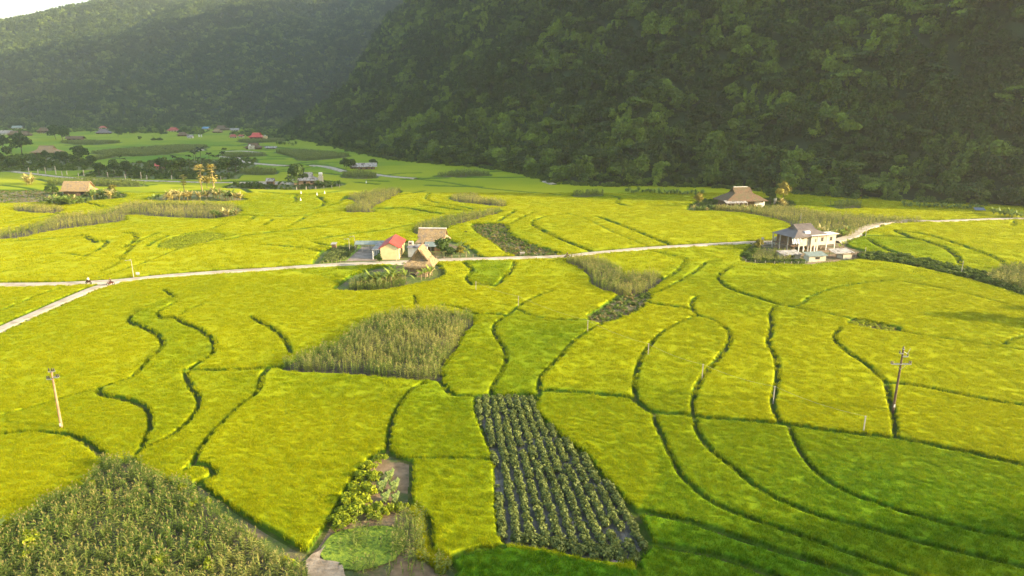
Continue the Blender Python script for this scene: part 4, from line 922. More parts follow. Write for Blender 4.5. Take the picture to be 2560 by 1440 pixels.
def banana_row(pts, n, hpx, label, grp, meshes, jit=3, tonev=.2):
    P = smooth_line(np.array(pts, float), 2.0); idx = np.linspace(0, len(P)-1, n).astype(int)
    nth = 0
    for i in idx:
        lab = label+', '+('left third', 'middle third', 'right third')[min(2, 3*nth//n)] if n > 8 and len(label.split()) < 14 else label; nth += 1
        px = P[i][0]+random.uniform(-jit, jit); py = P[i][1]+random.uniform(-jit*.7, jit*.7); X, Y = V(px, py)
        o = link('banana_plant', random.choice(meshes)); o.location = (X, Y, 0); o.rotation_euler = (0, 0, random.uniform(0, 6.28))
        s = hpx*mpp(px, py)/4.0*random.uniform(.8, 1.2); o.scale = (s, s, s); tag(o, lab, 'banana plant', grp)
banana_row([(1565, 484), (1620, 486), (1700, 489), (1758, 490)], 34, 17, 'banana plant in the long row along the wood edge left of the far thatched house', 'long banana row at the wood edge', BF, 4)
banana_row([(2255, 519), (2330, 523), (2400, 526), (2455, 528)], 26, 18, 'banana plant in the row along the wood edge at the right', 'banana row at the right wood edge', BF, 4)
banana_row([(2480, 540), (2520, 545), (2560, 548)], 9, 26, 'dark banana plant by the blue tarpaulin at the right edge', 'bananas at the right picture edge', BF, 4)
banana_row([(2045, 590), (2075, 597), (2110, 592), (2125, 588)], 16, 28, 'banana plant behind the grey roof of the white stilt house', 'bananas behind the white house', BF+BFD[:1], 4)
banana_row([(1735, 527), (1760, 528), (1800, 527), (1850, 528), (1890, 528)], 26, 16, 'banana plant in the low row before the far thatched house', 'bananas before the far thatched house', BF+BFD, 3)
banana_row([(1955, 517), (1962, 520)], 4, 22, 'banana plant under the golden tree', 'bananas under the golden tree', BFD, 3)
banana_row([(372, 503), (400, 500)], 5, 18, 'low banana plant at the left end of the sunlit row', 'bananas at the left end of the sunlit row', BF, 4)
banana_row([(418, 503), (450, 500), (480, 498)], 14, 28, 'sunlit golden banana plant in the left half of the row under the palms', 'golden bananas left', BFD, 4)
banana_row([(500, 498), (540, 496), (570, 500), (598, 506)], 20, 28, 'sunlit banana plant in the right half of the row under the palms', 'golden bananas right', BFD+BF[:1], 4)
banana_row([(535, 545), (560, 544), (590, 545)], 11, 24, 'banana plant in the clump at the lower end of the long corn field', 'bananas at the corn field end', BF+BFD[:1], 3)
banana_row([(125, 512), (150, 515), (180, 516), (205, 512)], 20, 28, 'banana plant in the clump in front of the left thatched roof', 'bananas before the left thatched roof', BF+BFD[:1], 4)
banana_row([(228, 498), (250, 496), (275, 496), (285, 495)], 14, 28, 'banana plant in the clump right of the left thatched roof', 'bananas right of the left thatched roof', BF+BFD, 4)
banana_row([(70, 464), (80, 465)], 5, 30, 'golden banana plant standing alone by the far road', 'golden bananas by the far road', BFD, 4)
banana_row([(790, 466), (820, 468), (850, 466)], 12, 18, 'banana plant along the fence of the grey roofed farm', 'bananas along the farm fence', BF, 3)
banana_row([(690, 362), (740, 366)], 10, 14, 'far banana plant below the red roofed stilt house', 'far bananas', BF, 3)
banana_row([(1860, 532), (1900, 536)], 6, 14, 'banana plant at the front edge of the ripening corn', 'bananas at the ripening corn', BF, 3)

def fan_palm(seed, mat, H=8.0):
    r = random.Random(seed); m = MB(); vv = []
    for i in range(52):
        a = r.uniform(0, 6.28); e = r.uniform(-1.2, 1.3); p = Vector((0, 0, H-(r.uniform(0, 2.8) if e < 0 else 0))); q = p+Vector((math.cos(a)*math.cos(e), math.sin(a)*math.cos(e), math.sin(e)))*r.uniform(.8, 1.3)
        v = .25+.75*max(0, math.sin(e)*.5+.5)
        for k in range(7):
            b = a+(k-3)*.32; leaf_strip(m, vv, q, b, 1.0, .22, e*.8-.15, .7, min(1, v*r.uniform(.7, 1.1)), n=2)
    return mesh_np('crown', m.v, m.f, mat, fattr={'v': vv})
PT = MB().tube((0, 0, -.2), (.12, .05, 4), .24, .17, 7).tube((.12, .05, 4), (0, 0, 8.1), .17, .15, 7).mesh('trunk', MT['bstem'])
FP = [fan_palm(1, MT['palm']), fan_palm(2, MT['palm'])]; FPG = fan_palm(3, M_leaf('palm_yellow_green', (.10, .10, .02), (.38, .36, .08), .35, wscale=.2))
def palm(px, py, hpx, crown, label, cat='palm tree', grp=None):
    X, Y = V(px, py); s = hpx*mpp(px, py)/9.6; o = empty('fan_palm', (X, Y, 0), random.uniform(0, 6), s); tag(o, label, cat, grp)
    link('trunk', PT, o); link('crown', crown, o)
palm(507, 488, 76, FP[0], 'golden fan palm, left of the tall close pair')
palm(536, 488, 76, FP[1], 'golden fan palm, right of the tall close pair')
palm(462, 486, 50, FPG, 'yellow green fan palm standing left of the golden pair')
palm(1048, 402, 34, FPG, 'pale fan palm in the wood edge above the far corn')
palm(1311, 432, 30, FPG, 'pale fan palm in front of the wooded slope')
def areca(seed, H=9.0):
    r = random.Random(seed); m = MB(); vv = []
    for i in range(11): leaf_strip(m, vv, (0, 0, H), i*.571+r.uniform(-.2, .2), 2.8, 1.1, r.uniform(.3, 1.2), r.uniform(1.4, 2.2), r.random(), n=4, fold=.9)
    return mesh_np('crown', m.v, m.f, MT['palmgreen'], fattr={'v': vv})
AT = MB().tube((0, 0, -.2), (.06, 0, 9), .13, .09, 6).mesh('trunk', MT['bark']); AC = [areca(i) for i in range(3)]
for (x, y, h) in [(303, 418, 30), (313, 420, 26), (358, 384, 16), (415, 384, 14), (437, 426, 38), (445, 420, 24), (475, 422, 36), (487, 420, 44), (492, 424, 50), (505, 422, 56), (498, 426, 34), (512, 424, 30), (525, 420, 40), (535, 420, 34), (548, 418, 32), (560, 418, 40), (556, 424, 26), (1165, 596, 20)]:
    X, Y = V(x, y); s = h*mpp(x, y)/10.5; o = empty('areca_palm', (X, Y, 0), random.uniform(0, 6), s)
    tag(o, ('slender dark areca palm at the left end of the grove' if x < 330 else 'lone small areca palm in the far rice' if x < 420 else 'tallest areca palm above the grove' if h > 54 else 'areca palm left of the tallest one above the grove' if x < 500 else 'areca palm right of the tallest one above the grove') if x < 1000 else 'lone dark palm in the rice right of the farmyard', 'palm tree', 'areca palms over the grove' if x < 1000 else None)
    link('trunk', AT, o); link('crown', AC[int(x) % 3], o)

# ------------------------------------------------------------------ corn
def corn_plant(seed, tassel=True, nl=10, H=2.1, w=.11):
    r = random.Random(seed); m = MB(); vv = []; mi = []
    top = Vector((r.uniform(-.08, .08), r.uniform(-.08, .08), H)); m.tube((0, 0, 0), tuple(top), .022, .010, 4, False); vv += [.45]*4
    for i in range(nl):
        t = .15+.78*i/nl; a = (i % 2)*math.pi+r.uniform(-.6, .6)+seed; p = top*t
        leaf_strip(m, vv, p, a, r.uniform(.65, .95), w, r.uniform(.8, 1.2), r.uniform(1.4, 2.4), r.uniform(.1, 1)*(.5+.5*t), n=4, fold=.3)
    n0 = len(m.f)
    if tassel:
        for i in range(5): leaf_strip(m, vv, tuple(top), r.uniform(0, 6.28), .34, .05, r.uniform(.9, 1.5), .5, r.random(), n=2, fold=0)
    return mesh_np('corn_plant', m.v, m.f, [MT['corn'], MT['tassel']], fattr={'v': vv}, midx=[0]*n0+[1]*(len(m.f)-n0))
CP = [corn_plant(i) for i in range(6)]
CPF = [corn_plant(20+i, i < 2, 8, 2.2, .2) for i in range(4)]; CPG = [corn_plant(30+i, False, 8, 2.2, .24) for i in range(3)]
def poly_points(P, dens, rows=None, jit=.5, inset=.2):
    P = np.asarray(P); lo = P.min(0); hi = P.max(0); n = int(dens*np.prod(hi-lo)); x = lo[0]+rng.random(n)*(hi[0]-lo[0]); y = lo[1]+rng.random(n)*(hi[1]-lo[1])
    if rows:
        ang, sp_ = rows; c, s = math.cos(ang), math.sin(ang); u = x*c+y*s; v = -x*s+y*c; v = np.round(v/sp_)*sp_+rng.normal(0, sp_*.1, n); x = u*c-v*s; y = u*s+v*c
    ok = in_poly(x, y, P); return np.stack([x[ok], y[ok], np.zeros(ok.sum())], 1)
rowa = {'front': .5, 'middle': 1.2}
for k_, (pl, lab, tn, de, sc) in CORN.items():
    pts = poly_points(ZP['corn_'+k_], de*(1.6 if k_ in ('front', 'middle') else 1.6), (rowa.get(k_, .3), .75) if k_ != 'front' else None)
    if k_ == 'front': pts = pts[pts[:, 1] > 47]
    print('corn', k_, len(pts))
    t_ = np.clip(tn+(fbm(pts[:, 0]*.12, pts[:, 1]*.12, 3)-.5)*1.0+rng.normal(0, .12, len(pts)), 0, 1)
    if k_ in ('sideplot', 'front'): sc = .95 if k_ == 'sideplot' else .84
    near_ = k_ in ('front', 'middle', 'curved', 'curved2', 'sideplot')
    scatter('corn_plants', pts, CP if near_ else CPF, lab, 'corn field', tone_=t_, scl=sc*(.66+.45*rng.random(len(pts))), tilt=.12)
for i, (pl, lab) in enumerate(FARCORN):
    a_ = ZP['far%d' % i]; pts = poly_points(a_, .5)
    scatter('corn_plants', pts, CPG, lab, 'corn field', tone_=np.full(len(pts), .22), scl=1.1+.5*rng.random(len(pts)), tilt=.1)

# ------------------------------------------------------------------ vegetable field in rows, striped plot, stubble
bush = [leafcloud('vegetable_plant', 500+i, [(0, 0, .32, .36, .36, .34), (.2, .1, .3, .22, .22, .3), (-.15, -.12, .42, .2, .2, .25)], 70, .15, MT['veg'], shell=.35) for i in range(5)]
P = np.array(ZP['veg']); a0 = np.array(V(1230, 1352)); a1 = np.array(V(1212, 1000)); dirv = (a1-a0)/np.linalg.norm(a1-a0)
vp = []
for i in range(-1, 16):
    # rows fan out slightly towards the camera, as the field widens
    b0 = np.array(V(1225+i*37, 1375+i*4)); b1 = np.array(V(1196+i*18.5, 998))
    L = np.linalg.norm(b1-b0); n = int(L/.26); t = (np.arange(n)+rng.random(n)*.6)/n
    q_ = b0+(b1-b0)*t[:, None]+rng.normal(0, .10, (n, 2)); gap = vnoise(q_[:, 0]*.9, q_[:, 1]*.9) > .20
    vp.append(q_[gap])
vp = np.concatenate(vp)
# cross row along the lower edge
t = rng.random(120)[:, None]; e0, e1 = np.array(V(1285, 1352)), np.array(V(1560, 1392)); vp = np.concatenate([vp, e0+(e1-e0)*t+rng.normal(0, .16, (120, 2))])
vp = vp[in_poly(vp[:, 0], vp[:, 1], P)]
scatter('vegetable_rows', np.column_stack([vp, np.full(len(vp), .05)]), bush, 'rows of dark green vegetable bushes on grey soil in the front centre', 'vegetable field', scl=.92+.45*rng.random(len(vp)), tilt=.2)
ridge = MB()
for i in range(-1, 16):
    b0 = np.array(V(1225+i*37, 1375+i*4)); b1 = np.array(V(1196+i*18.5, 998)); n = 40
    Q = b0+(b1-b0)*np.linspace(0, 1, n)[:, None]; Q = Q[in_poly(Q[:, 0], Q[:, 1], P)]
    if len(Q) < 3: continue
    nx = np.array([-dirv[1], dirv[0]]); bb = len(ridge.v)
    for c in Q:
        for o_, z in ((-.42, .03), (-.22, .16), (.22, .16), (.42, .03)): ridge.v.append((c[0]+nx[0]*o_, c[1]+nx[1]*o_, z+random.uniform(-.02, .02)))
    for j in range(len(Q)-1):
        for o_ in range(3): ridge.f.append([bb+4*j+o_, bb+4*j+o_+1, bb+4*j+4+o_+1, bb+4*j+4+o_][::-1])
tag(ridge.build('planting_ridges', MT['greysoil']), 'raised planting ridges of the vegetable field', 'soil ridges', kind='stuff')
low = [leafcloud('low_plant', 520+i, [(0, 0, .15, .3, .3, .25)], 26, .16, MT['bushgreen'], shell=.3) for i in range(3)]
dryt = [leafcloud('dry_tuft', 530+i, [(0, 0, .12, .3, .3, .22)], 22, .14, M_leaf('dry_tuft_leaf%d' % i, (.08, .08, .02), (.30, .25, .09), .3, wscale=.3), shell=.3) for i in range(2)]
for k_, lab in (('dry', 'weedy stubble in the brown field above the road'), ('dry2', 'weedy stubble in the small brown field beside the corn'), ('tan', 'dry weeds on the harvested field at the left')):
    pts = poly_points(ZP[k_], 1.3 if k_ != 'tan' else .35); scatter('stubble_weeds', pts, low+dryt, lab, 'stubble', scl=.8+1.1*rng.random(len(pts)))
gl = [leafcloud('garden_plant', 550+i, [(0, 0, .2, .35, .35, .25)], 34, .16, MT['bushyellow'], shell=.3) for i in range(3)]
pts = poly_points(ZP['stripes'], 3.6, (.25, 1.7)); scatter('garden_rows', pts, gl, 'low green plants in stripes in the oval garden plot', 'garden plot', scl=1.1+.6*rng.random(len(pts)))
pts = poly_points(ZP['pit'], 3.0); scatter('weeds', pts, [dryt[0], gl[0], gl[1]], 'pale weeds in the small sunken rectangular plot', 'weeds', scl=.9+.6*rng.random(len(pts)))
pts = poly_points(VV([(802, 662), (814, 640), (840, 621), (895, 616), (866, 650)]), 3.2, (1.1, .9)); scatter('garden_rows', pts, [low[0], bush[0], bush[2]], 'dense green vegetable plot left of the concrete yard', 'garden plot', scl=.8+.6*rng.random(len(pts)))

# ditch hedge, roadside weeds
hed = [leafcloud('hedge_bush', 540+i, crown_lobes(540+i, 1.2, 1.5, .05, 5), 240, .28, MT['bushgreen']) for i in range(3)]
pts = poly_points(ZP['ditch'], .9); scatter('ditch_scrub', pts, hed, 'dark scrub and grass filling the ditch that crosses the right paddies', 'scrub', scl=.5+.55*rng.random(len(pts)))
rs = []
for k_ in ('main', 'branch', 'bend', 'far', 'rightend'):
    P = RL[k_]; d = np.gradient(P, axis=0); d /= np.linalg.norm(d, axis=1)[:, None]; nn = np.stack([-d[:, 1], d[:, 0]], 1)
    for r_ in range(7):
        i = rng.integers(0, len(P), len(P)//2); s_ = np.where(rng.random(len(i)) < .6, 1, -1); o_ = ROADS[k_][0]/2+.25+.5*rng.random(len(i))
        rs.append(P[i]+nn[i]*(s_*o_)[:, None]+d[i]*rng.random(len(i))[:, None]*2)
rs = np.concatenate(rs); scatter('roadside_weeds', np.column_stack([rs, np.full(len(rs), .22)]), low+dryt, 'weeds and dry grass along both edges of the concrete road', 'weeds', scl=.5+.6*rng.random(len(rs)))
for k_, de, lab in (('grove', .05, 'undergrowth of the grove by the far road'), ('leftwood', .05, 'undergrowth of the left orchard'), ('midfarm', .10, 'shrubs round the grey roofed farm'), ('topright', .3, 'low shrubs round the far thatched house'), ('leftthatch', .12, 'low shrubs round the left thatched house')):
    pts = poly_points(ZP[k_], de); scatter('undergrowth', pts, hed, lab, 'shrubs', scl=(1.1 if k_ in ('grove', 'leftwood') else .7)*(.6+.8*rng.random(len(pts))))
# village scrub belt hiding the foot of the left mountain
n = 5200; y = 840+rng.random(n)*420; x = (-.80+rng.random(n)*.50)*(y*cp+11)
vm = (y > np.interp(x/(y*cp+11), [-.75, -.5, -.35, -.3], [1010, 1010, 860, 840]))&(fbm(x*.02, y*.02, 2) > .38)
for a_, b_, _ in VH:
    hx, hy = V(a_, b_); vm &= ~((np.abs(x-hx*y/hy) < 17) & (y < hy+8) & (y > hy-110))
scatter('village_scrub', np.column_stack([x, y, np.zeros(n)])[vm], [forest_kinds[0], forest_kinds[2], forest_kinds[4]], 'hazy green scrub and gardens between the village houses', 'shrubs', scl=.35+.5*rng.random(int(vm.sum())), tone_=rng.random(int(vm.sum())))
n = 900; t = rng.random(n); fp = ft[(t*(len(ft)-1)).astype(int)]; jx = rng.normal(0, 3.5, n)
scatter('wood_edge_scrub', np.column_stack([fp[:, 0]+jx, fp[:, 1]-rng.random(n)*5+1, np.zeros(n)]), hed, 'low scrub along the foot of the right mountain', 'shrubs', scl=.8+1.3*rng.random(n))

# front garden patch: yellow-green shrubs, pale broad-leaved bush, few corn plants
yb = [leafcloud('bush_leaves', 560+i, crown_lobes(560+i, 1.15, 1.25, .0, 7), 620, .17, MT['bushyellow'], shell=.4, vlobe=.3) for i in range(3)]
for (x, y, s) in [(950, 1158, .9), (925, 1178, .95), (905, 1205, 1.1), (932, 1205, 1.05), (888, 1235, 1.0), (915, 1235, 1.2), (880, 1262, 1.15), (912, 1262, 1.1), (866, 1290, 1.0), (890, 1292, 1.15), (920, 1290, 1.0), (950, 1285, .95), (975, 1282, .9), (1000, 1278, .8), (845, 1310, .95), (868, 1318, 1.0), (940, 1302, .8), (842, 1328, .8)]:
    X, Y = V(x, y); o = link('shrub', yb[int(x) % 3]); o.location = (X, Y, 0); o.scale = (s, s, s); o.rotation_euler = (0, 0, random.uniform(0, 6)); tag(o, 'yellow green shrub in the bushy patch left of the narrow rice field', 'shrub', 'yellow green shrubs of the front patch')
pb = [leafcloud('bush_leaves', 580+i, crown_lobes(580+i, .9, 1.2, .1, 5), 95, .34, MT['bushpale'], aspect=1.6, shell=.5, droop=.5) for i in range(2)]
for (x, y, s) in [(978, 1200, .9), (960, 1228, 1.0), (990, 1228, 1.0), (968, 1255, .9), (992, 1255, .8)]:
    X, Y = V(x, y); o = link('broad_leaved_bush', pb[int(x) % 2]); o.location = (X, Y, 0); o.scale = (s, s, s); tag(o, 'bush with big pale drooping leaves beside the yellow green shrubs', 'bush', 'pale leaved bushes')
o = link('shrub', yb[0]); X, Y = V(75, 1368); o.location = (X, Y, 0); o.scale = (1.35, 1.35, 1.5); tag(o, 'round bright green shrub standing in the corn at lower left', 'shrub')
for (x, y, s) in [(232, 1215, .6), (275, 1260, .55), (455, 1225, .7), (485, 1265, .6), (520, 1258, .55), (180, 1300, .6), (300, 1385, .6), (395, 1415, .75), (405, 1400, .6), (60, 1395, .6), (500, 1370, .6), (520, 1425, .8), (480, 1245, .5), (270, 1235, .5)]:
    X, Y = V(x, y, .8); o = link('yellowing_weed', yb[1]); o.location = (X, Y, .5); o.scale = (s*.75, s*.75, s*1.3); o.rotation_euler = (0, 0, x); tag(o, 'tall yellowing weed clump growing among the corn at lower left', 'weed', 'yellow weeds in the front corn')
sp_ = []
for (x, y) in [(x_, y_) for x_ in range(1005, 1060, 9) for y_ in range(1300, 1400, 11)]: sp_.append(V(x+random.uniform(-5, 5), y+random.uniform(-5, 5)))
for i in range(34): sp_.append(V(random.uniform(830, 1010), random.uniform(1318, 1390)))
for i in range(36): sp_.append(V(random.uniform(880, 1130), random.uniform(1412, 1450)))
sp_ = np.array(sp_); scatter('corn_plants', np.column_stack([sp_, np.zeros(len(sp_))]), CP, 'sparse corn plants on the small front garden plot', 'corn', tone_=np.full(len(sp_), .15), scl=.5+.4*rng.random(len(sp_)))
pts = np.concatenate([poly_points(ZP['patch'], 6)]); lawn = in_poly(pts[:, 0], pts[:, 1], np.array(VV([(800, 1390), (830, 1335), (880, 1320), (1015, 1318), (1015, 1385), (985, 1408), (900, 1432), (850, 1428)])))
scatter('grass_tufts', pts[lawn], low, 'short green grass on the small front garden plot', 'grass', scl=.35+.3*rng.random(int(lawn.sum())))
bank = []
for (x, y) in [(1045, 1300), (1052, 1330), (1055, 1360), (1060, 1390), (1085, 1400), (1110, 1410), (1035, 1285), (1095, 1420)]:
    for k in range(16): bank.append(V(x+random.uniform(-10, 14), y+random.uniform(-14, 14)))
bank = np.array(bank)
gt = [blades(700+i, .5, 60, .1, .45, .012, .45) for i in range(2)]
scatter('grass_tufts', np.column_stack([bank, np.full(len(bank), .25)]), gt, 'long pale grass on the bank beside the narrow rice field', 'grass', tone_=np.full(len(bank), .15), scl=.8+.6*rng.random(len(bank)))
# hedge inside the fence of the white house garden
P = smooth_line(np.array(VV([(1872, 652), (1900, 656), (1950, 659), (2005, 659)])), .35); P = np.repeat(P, 2, 0)
scatter('garden_hedge', np.column_stack([P+rng.normal(0, .35, P.shape), np.zeros(len(P))]), hed, 'green hedge inside the post fence of the white house garden', 'hedge', scl=.55+.35*rng.random(len(P)))
P = smooth_line(np.array(VV([(1868, 645), (1880, 632), (1895, 622)])), .5)
scatter('garden_hedge', np.column_stack([P+rng.normal(0, .4, P.shape), np.zeros(len(P))]), hed, 'bushes at the left corner of the white house garden', 'bushes', scl=.6+.5*rng.random(len(P)))
# ------------------------------------------------------------------ buildings
def roof_hg(w, d, ze, w1, d1, zm, zr, th=.16, gx=.35):
    m = MB(); e = [(-w/2, -d/2, ze), (w/2, -d/2, ze), (w/2, d/2, ze), (-w/2, d/2, ze)]
    k = [(-w1/2, -d1/2, zm), (w1/2, -d1/2, zm), (w1/2, d1/2, zm), (-w1/2, d1/2, zm)]
    r = [(-w1/2-gx, 0, zr), (w1/2+gx, 0, zr)]
    for i in range(4): j = (i+1) % 4; m.poly([e[i], e[j], k[j], k[i]])
    kk = [(-w1/2-gx, -d1/2-.02, zm+.02), (w1/2+gx, -d1/2-.02, zm+.02), (w1/2+gx, d1/2+.02, zm+.02), (-w1/2-gx, d1/2+.02, zm+.02)]
    m.poly([kk[0], kk[1], r[1], r[0]]); m.poly([kk[2], kk[3], r[0], r[1]])
    for s in (0, 1):                                  # underside of the upper slopes
        a, b = (kk[0], kk[1]) if s == 0 else (kk[2], kk[3]); rr = (r[0], r[1]) if s == 0 else (r[1], r[0])
        m.poly([(*b[:2], b[2]-th), (*a[:2], a[2]-th), (*rr[0][:2], rr[0][2]-th), (*rr[1][:2], rr[1][2]-th)])
    for a, b in ((kk[0], r[0]), (r[0], kk[3]), (kk[2], r[1]), (r[1], kk[1])): m.poly([a, b, (*b[:2], b[2]-th), (*a[:2], a[2]-th)])
    m.poly([k[3], k[0], (-w1/2, 0, zr-.1)]); m.poly([k[1], k[2], (w1/2, 0, zr-.1)])
    u = [(x, y, z-th) for x, y, z in e]; m.poly(u[::-1])
    for i in range(4): j = (i+1) % 4; m.poly([u[i], u[j], e[j], e[i]])
    return m
def roof_gable(w, d, ze, zr, th=.12, y0=None):
    m = MB(); a = [(-w/2, -d/2, ze), (w/2, -d/2, ze), (w/2, 0, zr), (-w/2, 0, zr), (w/2, d/2, ze), (-w/2, d/2, ze)]
    b = [(x, y, z-th) for x, y, z in a]
    m.poly([a[0], a[1], a[2], a[3]]); m.poly([a[3], a[2], a[4], a[5]]); m.poly([b[3], b[2], b[1], b[0]]); m.poly([b[5], b[4], b[2], b[3]])
    for i, j in ((0, 1), (1, 2), (2, 4), (4, 5), (5, 3), (3, 0)): m.poly([b[i], b[j], a[j], a[i]])
    return m
def roof_slab(pts, th=.1):                              # sloping slab through 4 points (counter-clockwise from above)
    m = MB(); b = [(x, y, z-th) for x, y, z in pts]; m.poly(pts); m.poly(b[::-1])
    for i in range(4): j = (i+1) % 4; m.poly([b[i], b[j], pts[j], pts[i]])
    return m
def jag(me, amp, seed, cuts=3):                         # ragged thatch: subdivide and shake
    import bmesh
    bm = bmesh.new(); bm.from_mesh(me); bmesh.ops.remove_doubles(bm, verts=bm.verts, dist=.001)
    bmesh.ops.subdivide_edges(bm, edges=bm.edges, cuts=cuts, use_grid_fill=True)
    r = random.Random(seed)
    for v in bm.verts: v.co += Vector((r.uniform(-amp, amp)*.5, r.uniform(-amp, amp)*.5, r.uniform(-amp, amp)))
    bm.to_mesh(me); bm.free(); return me
def part(name, mb, mat, par): return mb.build(name, mat, par)
def win(par, c, wd, ht, axis, mat=None, frame=True, name='window'):
    """window on a wall: axis x means wall faces +-y"""
    d = (wd, .05, ht) if axis == 'x' else (.05, wd, ht)
    w = part(name, MB().box(c, d), mat or MT['dark'], par)
    return w
def simple_house(px, py, wpx, label, roofmat, wallmat, rot=0.0, dep=.62, stilts=False, hip=True, ridgecap=None, group=None, cat='house', name='house', hf=None, wh=2.5):
    X, Y = V(px, py); w = wpx*mpp(px, py); d = w*dep; fl = (2.0 if stilts else .1); h = wh
    o = empty(name, (X, Y+d*.3, 0), R(rot)); tag(o, label, cat, group)
    part('wall', MB().box((0, 0, fl+h/2), (w*.78, d*.72, h)), wallmat, o)
    ze = fl+h-.15; rh = max(1.6, d*.34)
    if hip: m = roof_hg(w, d, ze, w*.52, d*.50, ze+rh*.52, ze+rh*1.15)
    else: m = roof_gable(w, d, ze, ze+rh)
    me = m.mesh('roof', roofmat)
    if 'thatch' in roofmat.name: jag(me, .10, int(px))
    link('roof', me, o)
    if ridgecap: part('ridge_cap', MB().box((0, 0, ze+rh*(1.15 if hip else 1)+.06), (w*(.56 if hip else 1), .5, .14)), ridgecap, o)
    if stilts:
        for i in range(5):
            for j in (-1, 1): part('post', MB().box((-w*.36+w*.18*i, j*d*.33, fl/2), (.28, .28, fl)), MT['conc'], o)
    n = 3
    for i in range(n): win(o, (-w*.25+w*.25*i, -d*.36-.02, fl+h*.52), w*.09, h*.38, 'x')
    part('door', MB().box((w*.32, -d*.36-.02, fl+h*.4), (w*.07, .06, h*.75)), MT['wood'], o)
    return o
th, to = MT['thatch'], MT['thatchold']
simple_house(10, 338, 34, 'white walled house with grey metal roof at the left edge of the village', MT['greyroof'] if False else MT['fibro'], MT['white'], 12, hip=False)
simple_house(42, 323, 24, 'small pale green roofed house above the white walled one', MT['greenroof'], MT['cream'], 10, hip=False)
simple_house(33, 340, 32, 'brown thatched house next to the white walled one', to, MT['wood'], 8)
simple_house(60, 341, 32, 'brown thatched house, right one of the touching pair at the left', to, MT['wood'], 5)
simple_house(108, 335, 34, 'hipped thatched house with pale tree behind it', to, MT['wood'], -5, stilts=True)
simple_house(186, 352, 44, 'long low thatched house beside two dark trees', to, MT['wood'], 0, .42, hip=False)
simple_house(256, 323, 18, 'small orange roofed house high above the dark roofed one', MT['faderedroof'], MT['cream'], 5)
simple_house(256, 336, 38, 'dark blue grey metal roofed house at the village edge', MT['greyroof'], MT['wood'], 8, stilts=False)
simple_house(112, 388, 66, 'long thatched house half hidden by orchard trees', th, MT['wood'], 2, .6, ridgecap=th)
simple_house(432, 330, 30, 'faded red roofed house left in the middle village', MT['faderedroof'], MT['cream'], -8)
simple_house(455, 342, 28, 'low thatched house below the faded red roofed one', to, MT['wood'], 10)
simple_house(475, 347, 14, 'small white and cream house with flat top below the palm', MT['fibro'], MT['white'], 0, 1.0, hip=False)
simple_house(552, 327, 38, 'big thatched house in the middle of the village', to, MT['wood'], -4)
simple_house(542, 333, 26, 'smaller tan thatched house in front of the big one', th, MT['wood'], -10)
simple_house(515, 325, 20, 'blue roofed house left of the big thatched one', MT['blueroof'], MT['cream'], -20, hip=False)
simple_house(586, 329, 22, 'grey roofed house right of the big thatched one', MT['fibro'], MT['cream'], 6, hip=False)
simple_house(582, 346, 20, 'faded red roof, left of the low red pair', MT['faderedroof'], MT['cream'], 14)
simple_house(603, 345, 16, 'faded red roof, right of the low red pair', MT['faderedroof'], MT['cream'], -25, hip=False)
h = simple_house(640, 352, 38, 'red roofed stilt house with a yellow annex at the village edge', MT['redroof'], MT['wood'], -4, .7, stilts=True)
w_ = 38*mpp(640, 352); an = part('annex', MB().box((w_*.52, 1, 3.6), (w_*.26, 5, 4)), MT['yellow'], h); part('water_tank', MB().tube((w_*.50, 1, 5.9), (w_*.58, 1, 5.9), .7, .7, 8), MT['steel'], h)
h = simple_house(632, 375, 44, 'brown thatched house with two white annex blocks beside the valley path', to, MT['wood'], 3, .6)
w_ = 44*mpp(632, 375)
for i, x in enumerate((-.12, .06)): part('annex', MB().box((w_*x, -w_*.30, 2.0), (w_*.13, 3.2, 4.2)), MT['cream'], h)
part('water_tank', MB().tube((-w_*.15, -w_*.3, 4.5), (-w_*.08, -w_*.3, 4.5), .7, .7, 8), MT['plasticwhite'], h)
simple_house(677, 374, 30, 'low grey shed right of the house with white annex blocks', MT['fibro'], MT['wood'], 0, .35, hip=False, wh=1.6, name='shed', cat='shed')
simple_house(400, 424, 26, 'brown roofed house hidden in the grove', MT['faderedroof'], MT['wood'], 20, hip=False)
h = simple_house(915, 426, 52, 'weathered wooden farmhouse with pale grey metal roof', MT['fibro'], MT['wood'], 12, .5, hip=False)
simple_house(886, 424, 26, 'low dark lean-to shed left of the weathered wooden farmhouse', MT['fibro'], MT['wood'], 20, .5, hip=False, wh=1.8, name='shed', cat='shed')
h = simple_house(760, 462, 66, 'grey hipped roof farmhouse behind a round dark tree', MT['fibro'], MT['plank'], 10, .7)
X, Y = V(784, 462); t = empty('water_tower', (X+3, Y+4, 0)); tag(t, 'white water tower rising behind the grey hipped roof', 'water tower')
part('tower', MB().box((0, 0, 2.2), (2.2, 2.2, 4.4)), MT['cream'], t); part('tank', MB().tube((-.9, 0, 5.6), (.9, 0, 5.6), .65, .65, 12), MT['plasticwhite'], t); part('tank_stand', MB().box((0, 0, 4.7), (1.4, 1.0, .5)), MT['steel'], t)
simple_house(676, 463, 22, 'small open shed with pale flat roof on white posts by the far road', MT['fibro'], MT['wood'], -5, .5, hip=False, wh=2.2, name='shed', cat='shed')
for i, (x, lab) in enumerate(((498, 'white gate pillar at the village edge, left of the two'), (504, 'white gate pillar at the village edge, right of the two'))):
    X, Y = V(x, 344); o = MB().box((0, 0, 1.8), (1.2, 1.0, 3.6)).box((0, 0, 3.75), (1.5, 1.3, .3)).build('gate_pillar', MT['white'], None, (X, Y, 0)); tag(o, lab, 'pillar')

